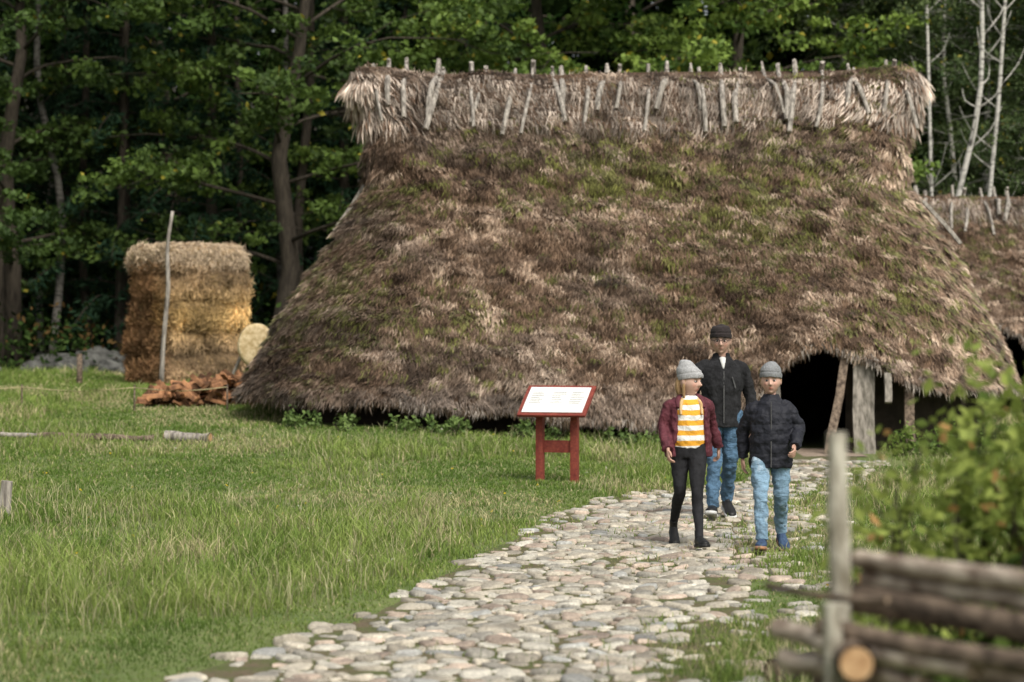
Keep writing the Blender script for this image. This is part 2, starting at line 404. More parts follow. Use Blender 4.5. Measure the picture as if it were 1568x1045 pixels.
    if moss_at:
        for mx_, mz_, rx_, rz_, am in moss_at:
            moss = np.maximum(moss, am*np.exp(-((P[:, 0]-mx_)/rx_)**2-((P[:, 2]-mz_)/rz_)**2)*(.35+1.1*vnoise(arow*2.2, P[:, 2]*3, seed+70)))
    mcol = np.array([.19, .2, .05])*R.uniform(.35, 1.35, (nt_, 1)); mk = (R.rand(nt_) < moss)[:, None]
    col_ = np.where(mk, mcol*.85+col_*.15, col_)
    lowg = sm((.6-(P[:, 2]-.5))/.5)[:, None]; col_ = col_*(1-lowg*.5)+np.array([.33, .28, .24])*lowg*.5*R.uniform(.4, 1.3, (nt_, 1))
    edge = (1-np.abs(Nn[:, 1]))[:, None]*(P[:, 2:3] > 0); col_ = col_*(1-edge*.35)+np.array([.3, .27, .24])*edge*.35*R.uniform(.4, 1.4, (nt_, 1))
    rep = lambda q: np.repeat(q, nb, 0)
    nB = nt_*nb; s = nrm(np.cross(Nn, D))
    Pb = rep(P)+rep(s)*R.normal(0, .055, (nB, 1))+rep(D)*R.normal(0, .03, (nB, 1))+rep(Nn)*rep(R.uniform(0, .045, (nt_, 1)))
    parts = []
    lift = rep(R.uniform(.08, .6, nt_))+R.normal(0, .06, nB)
    parts.append(straw_on(Pb, rep(Nn), rep(D), R.uniform(.08, .2, nB), R.uniform(.008, .02, nB), lift, np.full(nB, .2)+rep(R.rand(nt_)*.15), rep(col_)*R.uniform(.65, 1.35, (nB, 1))))
    nF = int(14000*dens); j = R.randint(0, nu, nF); u = R.rand(nF, 1)
    a = G[0][j]; b_ = G[0][(j+1) % nu]; Pf = a*(1-u)+b_*u; Nf = cdir[0][j]
    q_ = R.uniform(-.04, .2, nF); Pf = Pf-Nf*q_[:, None]; Pf[:, 2] += q_*.8+R.uniform(0, .05, nF)
    Df = nrm(np.array([0, 0, -1.])+Nf*.6); rg = vnoise(Pf[:, 0]*5+Pf[:, 1]*3, Pf[:, 1]*0, 12)
    fc = np.where((R.rand(nF) < .4+.3*(Pf[:, 0] > 4.6))[:, None], [.48, .42, .36], [.14, .1, .065])*R.uniform(.5, 1.25, (nF, 1))
    parts.append(straw_on(Pf, Nf, Df, R.uniform(.07, .15, nF)+.12*rg, R.uniform(.008, .018, nF), R.uniform(-.1, .25, nF), np.full(nF, .2), fc))
    nG = int(34000*dens); j = R.randint(0, nu, nG); zz = R.uniform(ridge_z+.1, ztop, nG)
    row = np.clip(((zz-.5)/(ztop-.5)*(nR-1)).astype(int), 0, nR-1)
    Pg = G[row, j].copy(); Ng = cdir[row, j]; Pg += Ng*R.uniform(-.02, .11, (nG, 1)); Pg[:, 0] += R.uniform(-.06, .06, nG)
    Dg = nrm(down[np.minimum(row, nR-2), j]*.7+np.array([0, 0, -.3])); clump = vnoise(Pg[:, 0]*5, Pg[:, 1]*4+Pg[:, 2]*1.5, 17)
    gc = (np.array([.78, .65, .54])*(.3+.9*clump)[:, None])*R.uniform(.55, 1.25, (nG, 1))
    gc = np.where((R.rand(nG) < .2)[:, None], [.2, .13, .09], gc)
    parts.append(straw_on(Pg, Ng, Dg, R.uniform(.12, .3, nG)+.2*vnoise(Pg[:, 0]*3, Pg[:, 0]*0, 33), R.uniform(.008, .018, nG), R.uniform(-.05, .4, nG), np.full(nG, .27), gc))
    nH = int(6000*dens); t = R.rand(nH)
    Ph = np.stack([xLk[-1]*(1-t)+xRk[-1]*t, R.uniform(-.16, .16, nH), ztop-.12-sag*np.sin(t*np.pi)], -1)
    dirs = nrm(np.stack([R.normal(0, .5, nH), R.normal(0, .9, nH), np.ones(nH)*.4], -1))
    parts.append(straw_on(Ph, nrm(R.normal(0, 1, (nH, 3))), dirs, R.uniform(.08, .1, nH)+.2*vnoise(Ph[:, 0]*4, Ph[:, 0]*0, 44), np.full(nH, .012), np.zeros(nH), np.zeros(nH), np.tile([.6, .49, .39], (nH, 1))*R.uniform(.4, 1.3, (nH, 1))))
    nv = 0; VV = []; FF = []; CC = []
    for a, f, c in parts: VV.append(a); FF.append(f+nv); CC.append(c); nv += len(a)
    mesh('thatch_straw', np.concatenate(VV), np.concatenate(FF), M_straw, np.concatenate(CC), smooth=False, par=root)
    tubes = []; X = np.linspace(xLk[-1]+.12, xRk[-1]-.12, stick_n)
    for x in X:
        x += R.uniform(-.13, .13); tt = (x-xLk[-1])/(xRk[-1]-xLk[-1]); dz = -sag*math.sin(tt*math.pi)
        for sgn in (-1, 1):
            lo = ridge_z+R.uniform(-.1, .35)+dz; hi = ztop+R.uniform(.06, .26)+dz; r = R.uniform(.022, .048); dx = R.uniform(-.24, .24)
            yl = np.interp(lo, zk, Wk)+R.uniform(.07, .15); ym = np.interp((lo+ztop)/2, zk, Wk)+R.uniform(.08, .15)
            p0 = np.array([x+dx, sgn*yl, lo]); p1 = np.array([x, -sgn*.04+R.normal(0, .03), hi]); pm = np.array([x+dx/2+R.normal(0, .03), sgn*ym, (lo+hi)/2]); p2 = np.array([x+dx*.1, sgn*.22, ztop-.05+dz])
            tubes.append(loft([p0, pm, p2, p1], [r*.9, r*1.05, r, r*.8], seg=7, n=2))
    V, F = merge(tubes); V = V+R.normal(0, .003, V.shape); mesh('ridge_poles', V, F, M_wood, smooth=False, par=root)
    ring = []
    for (k, t) in U:
        x, y = pt(k, t, np.array([wall_in])); ring.append((float(x[0]), float(y[0])))
    ring = np.array(ring); nx = len(ring)
    Z0 = H(ring[:, 0]+ox, ring[:, 1]+oy)-oz-.1
    V = np.concatenate([np.c_[ring, Z0], np.c_[ring, np.full(nx, wall_in-.6)]])
    j = np.arange(nx); j2 = (j+1) % nx
    ok = ~((ring[:, 0] > door[0]) & (ring[:, 0] < door[1]) & (ring[:, 1] < 0))
    F = np.stack([j, j2, nx+j2, nx+j], -1)[ok]
    mesh('low_wall', V, F, M_dark, par=root)
    return root

def eave_main(x, y):
    if y < 1.0:
        w = min(1, (1.0-y)/1.0)
        e = float(np.interp(x, [-4, -2.5, -1, 2, 2.95, 3.3, 3.6, 3.9, 4.2, 4.5, 4.75, 5.0, 5.4, 5.9, 7.4], [.76, .72, .64, .42, .5, .76, 1.12, 1.42, 1.54, 1.5, 1.36, 1.18, 1.0, .9, .86]))
        return e*w+.76*(1-w)
    return .76
def bulge_main(G):
    x = G[..., 0]; z = G[..., 2]; fr = sm((-G[..., 1]-.5)/1.)
    k = np.exp(-((x-4.25)/1.0)**2)*np.exp(-(np.clip(z-1.4, 0, 9)/1.0)**2)*fr
    G[..., 1] -= .42*k
    return G
zk = [0.3, .76, 1.65, 2.44, 3.23, 3.82, 4.66, 5.0, 5.4, 5.62]
house = thatched_house('thatched_longhouse', (0, 36.8, 0), zk,
    [-3.95, -4.0, -3.47, -2.98, -2.5, -2.2, -2.1, -2.2, -2.33, -2.25],
    [7.4, 7.45, 7.08, 6.7, 6.25, 5.93, 5.88, 5.97, 6.1, 6.02],
    [3.85, 3.6, 2.95, 2.4, 1.88, 1.5, .98, .76, .5, .24], eave_main, bulge_main, moss_at=[(1.7, 4.0, 1.9, .7, .75), (3.4, 3.2, 1.8, .9, .6), (-2.6, 2.2, .9, 1.2, .5), (0., 4.1, 1.2, .4, .4), (5.9, 3.0, .7, 1.2, .4), (-1, 1.6, 1.5, .6, .3), (2, 2, 1.6, .6, .3)])
def board(p0, p1, w, th, name, mat=M_plank, par=house, yaw=0):
    p0 = np.array(p0, float); p1 = np.array(p1, float); L = np.linalg.norm(p1-p0)
    T = (p1-p0)/L; bx = nrm(np.array([math.cos(yaw), math.sin(yaw), 0])-T*np.dot(T, [math.cos(yaw), math.sin(yaw), 0])); by = np.cross(T, bx)
    V, F = rbox((w, th, L), .012, 5); V[:, 0] += .01*np.sin(V[:, 2]*5+p0[0]*9)
    V = V@np.stack([bx, by, T]).copy()+(p0+p1)/2
    return mesh(name, V, F, mat, smooth=True, par=par)
board((4.82, -3.75, -.05), (4.86, -3.3, 1.5), .3, .07, 'door_jamb_plank')
board((3.62, -3.5, -.05), (3.64, -3.1, 1.4), .16, .1, 'door_jamb_post')
board((4.3, -3.95, 0), (4.62, -3.35, 1.35), .12, .04, 'leaning_board', M_rail2)
board((3.5, -3.1, 1.62), (5.0, -3.1, 1.62), .1, .1, 'door_lintel')
board((5.12, -3.85, .7), (5.14, -3.7, 1.1), .1, .08, 'short_post')
board((5.5, -3.5, -.05), (5.5, -3.2, 1.2), .14, .1, 'wall_post', M_rail2)
board((-2.62, -.6, 3.15), (-2.18, -.35, 3.85), .16, .04, 'gable_board')
board((6.55, -1.5, 2.95), (6.1, -1.0, 3.6), .07, .03, 'gable_board_end')
V, F = grid(np.linspace(3.7, 4.75, 8), np.linspace(-4.6, -2.4, 10), lambda x, y: 0*x+.012)
mesh('threshold', V, F, pmat('trodden_earth', (.2, .15, .11), (.34, .27, .21), 6, .95), par=house)

zk2 = [0.3, .8, 1.6, 2.4, 3.2, 3.9, 4.25, 4.45]
thatched_house('thatched_outbuilding', (0, 49.5, 0), zk2, [3.2, 3.2, 3.8, 4.4, 5, 5.4, 5.3, 5.4], [19, 19, 18.4, 17.8, 17.2, 16.8, 16.9, 16.8],
    [3.6, 3.3, 2.7, 2.05, 1.35, .7, .42, .2],
    lambda x, y: float(np.interp(x, [8.3, 8.7, 9.0, 9.4, 9.8, 10.2], [.7, .95, 1.6, 1.85, 1.6, .75])) if y < 0 else .7,
    None, 3.75, .6, 34, 9, (8.7, 10.0), .05, 2.4)

# ---------------------------------------------------------------- trees
def tube_set(T, seg=8):
    return merge([loft(p, r, seg=seg, n=2) for p, r in T])
def make_oak(seed, Ht=14., Rc=5.5, base=.16, dens=1., lean=(0, 0), nl=22, lsize=.165, colA=(.02, .042, .01), colB=(.15, .23, .045), clump_n=46, tr=1., rcl=1., yel_p=.012):
    rs = np.random.RandomState(seed); T = []; cl = []
    tp = [np.array([0, 0, -.3])]; 
    for k in range(1, 6):
        z = Ht*.85*k/5; tp.append(np.array([lean[0]*z+rs.normal(0, .2)*tr, lean[1]*z+rs.normal(0, .2), z]))
    T.append((tp, [q*tr for q in (.27, .22, .19, .14, .09, .04)])); tpa = np.array(tp)
    for i in range(nl):
        f = base+(.97-base)*(i+rs.rand()*.6)/nl; z = Ht*.85*f
        s = np.array([np.interp(z, tpa[:, 2], tpa[:, k]) for k in range(3)])
        a = i*2.4+rs.normal(0, .4); ln = Rc*(1-.6*max(0, f-.35)/.65)*rs.uniform(.7, 1.1)
        d = np.array([math.cos(a), math.sin(a), 0]); up = .1+.55*f*rs.uniform(.6, 1.2)
        P = [s, s+d*ln*.3+[rs.normal(0, .2), rs.normal(0, .2), up*ln*.35], s+d*ln*.65+[rs.normal(0, .4), rs.normal(0, .4), up*ln*.5], s+d*ln+[rs.normal(0, .5), rs.normal(0, .5), up*ln*.45]]
        k_ = tr*.75; T.append((P, [.08*(1-f*.5)*k_, .05*k_, .028*k_, .01*k_])); Pc = catmull(P, 6)
        for q in range(int(9*dens)):
            t = rs.uniform(.2, 1); p = Pc[int(t*(len(Pc)-1))]; a2 = a+rs.normal(0, .9); l2 = rs.uniform(.6, 1.9)
            e = p+np.array([math.cos(a2)*l2, math.sin(a2)*l2, rs.uniform(-.45, .55)*l2])
            T.append(([p, (p+e)/2+rs.normal(0, .08, 3), e], [.02*k_, .013*k_, .005*k_]))
            for w in (.4, .72, 1.02): cl.append(p+(e-p)*w+rs.normal(0, .15, 3))
    cl = np.array(cl); nC = len(cl); n_ = nC*clump_n
    tone = rs.rand(nC); rC = rs.uniform(.28, .55, nC)*rcl
    off = nrm(rs.normal(0, 1, (n_, 3)))*rs.rand(n_, 1)**.5*np.repeat(rC, clump_n)[:, None]*np.array([1, 1, .5])
    P = np.repeat(cl, clump_n, 0)+off
    t = np.clip(np.repeat(tone, clump_n)*.65+rs.rand(n_)*.4, 0, 1)[:, None]**1.3
    C = np.array(colA)*(1-t)+np.array(colB)*t
    yel = (rs.rand(n_) < yel_p)[:, None]; C = np.where(yel, [.42, .36, .05], C)
    V, F, C = leaves(P, rs.uniform(.7, 1.25, n_)*lsize, C, .35)
    return tube_set(T), (V, F, C)
def make_conifer(seed, Ht=15):
    rs = np.random.RandomState(seed); T = [([[0, 0, -.3], [0.1, 0, Ht*.5], [0, 0, Ht]], [.18, .12, .03])]; Ps = []; 
    for i in range(64):
        z = 1.4+(Ht-2)*i/64; ln = 2.6*(1-(z/Ht)**1.3)+.3; a = i*2.4
        if z < 3 and rs.rand() < .4: continue
        d = np.array([math.cos(a), math.sin(a), 0]); s = np.array([0, 0, z])
        P = [s, s+d*ln*.5+[0, 0, .05*ln], s+d*ln+[0, 0, -.25*ln]]; T.append((P, [.03, .02, .006])); Pc = catmull(P, 8)
        sd = np.array([-d[1], d[0], 0])
        for q in range(190):
            t = rs.uniform(.15, 1); p = Pc[int(t*(len(Pc)-1))]; Ps.append(p+sd*rs.normal(0, .3)*(1.1-t*.7)*ln*.4+[0, 0, -abs(rs.normal(0, .16))])
    P = np.array(Ps); n_ = len(P); t = rs.rand(n_, 1); C = np.array([.014, .034, .02])*(1-t)+np.array([.042, .08, .042])*t
    V, F, C = leaves(P, rs.uniform(.12, .32, n_), C, .1, .13)
    return tube_set(T, 7), (V, F, C)
def tree_objs(wood, leaf, bark, lm=M_leaf):
    tv, tf = wood; V, F, C = leaf
    w = mesh('wood_src', tv, tf, bark); l = mesh('leaf_src', V, F, lm, C, smooth=False)
    a, b_ = w.data, l.data; bpy.data.objects.remove(w); bpy.data.objects.remove(l); return a, b_
def place(name, src, x, y, s=1., rz=0.):
    e = empty(name, (x, y, float(H(x, y))), (0, 0, rz)); e.scale = (s, s, s)
    for nm, d in (('trunk_and_limbs', src[0]), ('crown_leaves', src[1])):
        o = bpy.data.objects.new(nm, d); scene.collection.objects.link(o); o.parent = e
    return e
oakA = tree_objs(*make_oak(1, lean=(.05, 0)), M_bark)
oakB = tree_objs(*make_oak(2, Ht=15, Rc=5, base=.16, lean=(-.03, .02), colB=(.09, .15, .03)), M_bark)
oakC = tree_objs(*make_oak(11, Ht=15, Rc=5.2, base=.3, colA=(.05, .1, .02), colB=(.26, .36, .07), yel_p=.03), M_bark)
oakD = tree_objs(*make_oak(5, Ht=15, Rc=5, base=.12, nl=18, colA=(.008, .019, .005), colB=(.03, .055, .014), clump_n=24, lsize=.27, dens=.8, rcl=1.3), M_bark, M_leafd)  # rear oaks: leaf colours darkened to paint in the forest shade
birch = tree_objs(*make_oak(3, Ht=16, Rc=2.3, base=.14, nl=34, lsize=.1, clump_n=32, colA=(.03, .06, .018), colB=(.14, .19, .065), dens=.9, tr=.36), M_birch)
con = tree_objs(*make_conifer(4), M_bark, M_leafd)
for x, y, s, r, src in [(-5.4, 54, 1., 0.4, oakA), (-11.5, 55.5, .95, 2.2, oakB), (-17.5, 57, 1.05, 4, oakB), (.6, 57, 1.05, 1.2, oakC), (5.2, 56, 1.0, 3.3, oakC), (9.5, 62, 1.1, 5.2, oakB), (16, 64, 1.1, .9, oakA), (-24, 55, 1, 1, oakB), (22, 60, 1, 2, oakA)]:
    place('oak_tree', src, x, y, s, r)
for x, y, s, r in [(-15, 63, 1.1, 1), (-9, 64, 1.15, 2), (-3, 65, 1.1, 3), (3, 66, 1.2, 4), (9, 68, 1.1, 5), (15, 70, 1.2, 6), (21, 69, 1.1, .5), (-21, 64, 1.1, 2.5), (27, 66, 1.1, 3.6)]:
    place('oak_tree', oakD, x, y, s, r)
for x, y, s, r in [(-7.0, 56, .9, 1), (-9.2, 57.5, 1.0, 2), (-4.0, 58.5, .9, 4), (-13.4, 57.5, 1.0, 3), (-19, 61, 1, 1), (-1.4, 62, 1.1, 2), (-11.3, 61, 1, 5), (12.5, 66, 1.1, 5)]:
    place('spruce_tree', con, x, y, s, r)
for x, y, s, r in [(10.2, 57.5, .95, 1), (11.5, 58.5, 1.05, 3), (13.4, 56, .9, 5), (12.6, 59.5, 1, 2), (-12.3, 63.5, 1.1, 2), (8.9, 61, 1, 4)]:
    place('birch_tree', birch, x, y, s, r)
def stem(name, x, y, r, h, mat, lean=0, branches=0):
    z = float(H(x, y)); rs = np.random.RandomState(int(abs(x*100))); w = rs.normal(0, .16, 4)
    P = [[x, y, z-.2], [x+lean*.3+w[0], y, z+h*.3], [x+lean*.6+w[1], y, z+h*.6], [x+lean, y, z+h]]
    parts = [loft(P, [r*1.15, r, r*.85, r*.5], seg=10, n=4)]; Pc = catmull(np.array(P), 8)
    for q in range(branches):
        p = Pc[int(rs.uniform(.3, .98)*(len(Pc)-1))]; a = rs.uniform(0, 6.28); l = rs.uniform(.6, 1.6)
        e = p+[math.cos(a)*l*.6, math.sin(a)*l*.4, l*.75]; parts.append(loft([p, (p+e)/2+[math.cos(a)*.12, 0, -.05], e], [r*.3, r*.2, r*.07], seg=6, n=2))
    V, F = merge(parts); mesh(name, V, F, mat)
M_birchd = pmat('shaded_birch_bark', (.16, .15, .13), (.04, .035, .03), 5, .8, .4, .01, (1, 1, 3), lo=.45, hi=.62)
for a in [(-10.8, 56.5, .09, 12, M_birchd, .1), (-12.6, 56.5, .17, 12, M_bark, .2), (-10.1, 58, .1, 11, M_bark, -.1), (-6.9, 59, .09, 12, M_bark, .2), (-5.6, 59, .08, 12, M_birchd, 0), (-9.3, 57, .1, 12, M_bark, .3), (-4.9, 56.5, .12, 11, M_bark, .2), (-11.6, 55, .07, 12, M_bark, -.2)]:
    stem('tree_trunk', *a)
for a in [(10.35, 54.3, .07, 12, M_birch, .1, 18), (10.95, 54.6, .055, 12, M_birch, .35, 16), (9.85, 55, .045, 12, M_birch, -.5, 14), (11.7, 54.8, .06, 12, M_birch, .1, 8)]:
    stem('birch_stem', *a)
rs = np.random.RandomState(9); n_ = 70000
yy = rs.uniform(74, 92, n_); xx = rs.uniform(-40, 44, n_); zz = H(xx, yy)+rs.rand(n_)**.8*18
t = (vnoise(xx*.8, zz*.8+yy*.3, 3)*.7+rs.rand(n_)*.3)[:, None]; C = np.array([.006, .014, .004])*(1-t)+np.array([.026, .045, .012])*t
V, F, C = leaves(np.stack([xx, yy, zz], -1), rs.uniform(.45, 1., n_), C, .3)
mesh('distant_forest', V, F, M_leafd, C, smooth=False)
rs = np.random.RandomState(12); nC = 1000; cx = rs.uniform(-28, 26, nC); cy = rs.uniform(51, 68, nC); cz = H(cx, cy)+rs.rand(nC)**2*1.5
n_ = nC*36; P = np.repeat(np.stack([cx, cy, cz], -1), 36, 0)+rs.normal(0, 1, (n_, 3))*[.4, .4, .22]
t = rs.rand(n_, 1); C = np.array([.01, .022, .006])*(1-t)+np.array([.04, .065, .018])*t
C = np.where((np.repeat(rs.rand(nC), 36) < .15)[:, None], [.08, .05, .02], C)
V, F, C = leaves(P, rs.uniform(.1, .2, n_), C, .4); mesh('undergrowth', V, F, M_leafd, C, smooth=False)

def boulder(x, y, r, nm='boulder'):
    V, F = ellipsoid((0, 0, 0), (r, r*.8, r*.62), 26, 18)
    d = 1+.8*(fbm(V[:, 0]/r*1.6+x*7, V[:, 1]/r*1.3+V[:, 2]/r*1.7+y, 5)-.5); V = V*d[:, None]+[x, y, float(H(x, y))+r*.25]
    mesh(nm, V, F, M_rock, smooth=False)
for x, y, r in [(-9.3, 51, .4), (-8.4, 50.7, .33), (-10.2, 51.3, .3), (-7.7, 51, .3), (-11.3, 50.6, .45), (-9.9, 52.4, .5), (-12, 52, .3), (-8.9, 50.1, .2), (-6.9, 52, .4), (-10.8, 50.2, .22), (-9.0, 52.6, .6), (-8.2, 52.5, .45)]:
    boulder(x, y, r)

# ---------------------------------------------------------------- bushes / weeds
def bush(name, centers, radii, n_cl, per, lsize, cA, cB, stems=10, seed=3, rc=.12, root=None, mat=M_leaf, pw=.4):
    rs = np.random.RandomState(seed); root = root or empty(name, (0, 0, 0)); cl = []
    T = []; n_cl = [n_cl]*len(centers) if np.isscalar(n_cl) else n_cl
    for c, r, nc in zip(centers, radii, n_cl):
        c = np.array(c, float); r = np.array(r, float)
        base = np.array([c[0], c[1], float(H(c[0], c[1]))])
        k = nrm(rs.normal(0, 1, (nc, 3)))*rs.rand(nc, 1)**pw*r+c; k[:, 2] = np.maximum(k[:, 2], base[2]+.05); cl.append(k)
        for q in k[:stems]:
            T.append(([base+rs.normal(0, .05, 3)*[1, 1, 0], (base+q)/2+rs.normal(0, .05, 3), q], [.009, .007, .003]))
    cl = np.concatenate(cl); n_ = len(cl)*per
    P = np.repeat(cl, per, 0)+rs.normal(0, 1, (n_, 3))*rc*.6
    t = np.clip(np.repeat(rs.rand(len(cl)), per)*.7+rs.rand(n_)*.35, 0, 1)[:, None]
    cc_ = np.array(cA)*(1-t)+np.array(cB)*t
    if mat is M_leafb: cc_ = np.where((rs.rand(n_) < .035)[:, None], [.45, .26, .1], cc_)
    V, F, C = leaves(P, rs.uniform(.7, 1.3, n_)*lsize, cc_, .4, .3)
    mesh('leaves', V, F, mat, C, smooth=False, par=root); tv, tf = tube_set(T, 6); mesh('stems', tv, tf, M_bark, par=root)
    return root
bs = bush('leafy_bush', [(2.0, 8.6, 1.0), (1.7, 8.6, .95), (1.45, 8.6, .9), (1.3, 8.4, .72), (2.6, 8.9, 1.1), (3.4, 9, 1.1), (1.66, 8.8, 1.36), (1.6, 8.8, .6), (1.95, 8.7, 1.45), (1.8, 8.5, 1.2), (1.4, 8.7, 1.15)], [(.4, .5, .55), (.32, .4, .48), (.24, .3, .4), (.16, .2, .32), (.55, .5, .6), (.6, .5, .6), (.13, .2, .28), (.3, .4, .3), (.25, .2, .27), (.34, .3, .3), (.14, .2, .16)], [60, 46, 26, 14, 80, 100, 9, 36, 18, 28, 6], 13, .06, (.07, .12, .02), (.42, .49, .12), 10, 5, .15, mat=M_leafb, pw=.6)
bush('leafy_bush', [(1.75, 7.7, .45), (2.3, 7.6, .5), (3, 7.6, .5), (1.35, 7.6, .35), (2.1, 8.1, .75), (2.7, 8.2, .85), (1.6, 7.2, .3)], [(.3, .3, .4), (.4, .3, .45), (.5, .3, .45), (.25, .25, .35), (.3, .3, .3), (.4, .3, .3), (.3, .2, .3)], 90, 16, .075, (.012, .025, .006), (.06, .09, .02), 8, 15, .13, root=bs, mat=M_leafd)  # lower bush: near-black leaf colours stand for the shadow behind the rails
xs = np.arange(-3.0, 3.2, .22)
rs = np.random.RandomState(2); cen = [(x+rs.normal(0, .1), 32.8+rs.normal(0, .15)+(.35 if x < -2.2 else 0), float(H(x, 33))+.1) for x in xs if rs.rand() < .5]
bush('nettle_weeds', cen, [(.13, .12, .12)]*len(cen), 9, 12, .07, (.06, .11, .03), (.2, .28, .08), 3, 8, .07)
bush('door_weeds', [(5.3, 32.6, .15), (5.8, 32.4, .2), (6.3, 32.2, .25), (6.8, 32, .25), (7.4, 31.6, .3)], [(.25, .25, .25)]*5, 30, 12, .07, (.06, .11, .02), (.2, .28, .06), 3, 18, .09)

# ---------------------------------------------------------------- straw stack
def surf_straw(V, F, n_, L, W, colr, par, name):
    A, B, C_, D_ = [V[F[:, k]] for k in range(4)]; nn = np.cross(B-A, D_-A); ar = np.linalg.norm(nn, axis=1); idx = R.choice(len(F), n_, p=ar/ar.sum())
    u = R.rand(n_, 1); v_ = R.rand(n_, 1); P = (A[idx]*(1-u)+B[idx]*u)*(1-v_)+(D_[idx]*(1-u)+C_[idx]*u)*v_; Nn = nrm(nn[idx])
    tc = nrm(R.normal(0, 1, (n_, 3))*[1, 1, .55]); D = nrm(np.cross(Nn, tc)+[0, 0, -.35])
    cc = colr(P)*R.uniform(.5, 1.35, (n_, 1))
    V2, F2, C2 = straw_on(P, Nn, D, R.uniform(.5, 1, n_)*L, np.full(n_, W), R.uniform(.02, .7, n_), np.full(n_, .3), cc)
    mesh(name, V2, F2, M_straw, C2, smooth=False, par=par)
st = empty('straw_bale_stack', (-6.11, 45.4, float(H(-6.1, 45.4)))); parts = []
M_bale = pmat('bale_base', (.16, .1, .045), (.36, .25, .12), 10, .95, .9, .04)
hl = .505
for k in range(5):
    for q in (-1, 1):
        Mx = rotz(rad(30)+(math.pi/2 if k % 2 else 0)+R.normal(0, .05))
        V, F = rbox((1.72*R.uniform(.97, 1.05), .92, hl*1.16), .22, 14)
        V = V*(1+.18*(fbm(V[:, 0]*2.5+k*3, V[:, 1]*2.5+V[:, 2]*3, k+q)-.5))[:, None]
        V[:, 1] += q*.43; V = V@Mx.T; V[:, :2] += R.normal(0, .03, 2); V[:, 2] += hl*(k+.5); parts.append((V, F))
V, F = merge(parts); mesh('bales', V, F, M_bale, par=st)
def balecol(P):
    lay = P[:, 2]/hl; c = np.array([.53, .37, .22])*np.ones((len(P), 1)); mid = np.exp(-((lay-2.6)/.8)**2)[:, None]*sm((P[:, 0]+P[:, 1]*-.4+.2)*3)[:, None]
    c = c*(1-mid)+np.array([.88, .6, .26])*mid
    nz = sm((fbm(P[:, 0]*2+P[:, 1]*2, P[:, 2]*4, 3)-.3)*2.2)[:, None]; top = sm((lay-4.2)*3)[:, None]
    c = c*(.45+.75*nz); lf_shade = sm((-P[:, 0]*.86-P[:, 1]*.3-.35)*3)[:, None]; c = c*(1-lf_shade)+c*np.array([.62, .5, .42])*lf_shade  # left face darkened in the straw colour, as the side turned from light
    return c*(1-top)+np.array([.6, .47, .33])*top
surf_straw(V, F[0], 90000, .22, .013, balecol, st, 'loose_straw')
V, F = loft([[-.28, -1.35, -.05], [-.24, -1.34, .8], [-.16, -1.33, 1.7], [-.17, -1.31, 2.5], [-.08, -1.3, 3.15]], [.045, .042, .04, .034, .028], seg=9, n=4); mesh('support_pole', V, F, M_wood, par=st)

fp = []; fc = []; rs = np.random.RandomState(6)
for i in range(230):
    u = rs.rand()**.8; x = -5.75+u*1.75; hh = .1+.34*math.sin(min(1, u+.15)*1.5); y = 38+rs.normal(0, .3)
    z = float(H(x, y))+rs.rand()*hh
    Mx = rotz(rs.uniform(-1.5, 1.5))@roty(rs.normal(0, .35))
    a = rs.uniform(.03, .06); pr_ = np.array([(-.9, -.5), (.9, -.6), (.25, .85), (-.5, .6)])
    L = rs.uniform(.1, .2); V, F = loft([[-L, 0, 0], [L, 0, 0]], [a, a], n=1, prof=pr_, ref=(0, 1, 0), caps='ngon')
    fp.append((V@Mx.T+[x, y, z+.03], F)); fc.append(np.tile(np.array([1, .87, .78])*rs.uniform(.3, 1.9), (len(V), 1)))
V, F = merge(fp); mesh('firewood_pile', V, F, M_fire, np.concatenate(fc), smooth=False)

ar = empty('straw_target', (-4.28, 40.2, float(H(-4.3, 40.2))))
V, F = loft([[0, .06, 0], [0, .05, 0], [0, -.05, 0], [0, -.06, 0]], [(.26, .3), (.3, .36), (.3, .36), (.26, .3)], seg=28, n=1)
V = V@(rotz(.35)@roty(.12)).T+[0.02, 0, .86]; mesh('disc', V, F, pmat('straw_disc', (.5, .36, .17), (.8, .65, .4), 14, .9, .5), par=ar)
V, F = tube_set([([[-.55, .2, -.02], [-.1, .1, 1.0]], [.03, .02]), ([[.3, .2, -.02], [.1, .1, .9]], [.03, .02]), ([[0, .6, 0], [0, .1, .9]], [.03, .02])]); mesh('stand', V, F, M_wood, par=ar)
rp = empty('rope_fence', (0, 0, 0)); M_rope = pmat('rope', (.35, .3, .16), (.5, .43, .25), 30, .9, .3)
T = []; T2 = []; px = [-9.5, -7.4, -5.7, -4.3]; pz = []
for x in px:
    z = float(H(x, 36.5)); T.append(([[x, 36.5, z-.1], [x, 36.5, z+.4]], [.016, .013])); pz.append(z+.36)
for a in range(3):
    T2.append(([[px[a], 36.48, pz[a]], [(px[a]+px[a+1])/2, 36.48, (pz[a]+pz[a+1])/2-.06], [px[a+1], 36.48, pz[a+1]]], [.007]*3))
V, F = tube_set(T); mesh('stakes', V, F, M_rail2, par=rp); V, F = tube_set(T2, 6); mesh('rope', V, F, M_rope, par=rp)
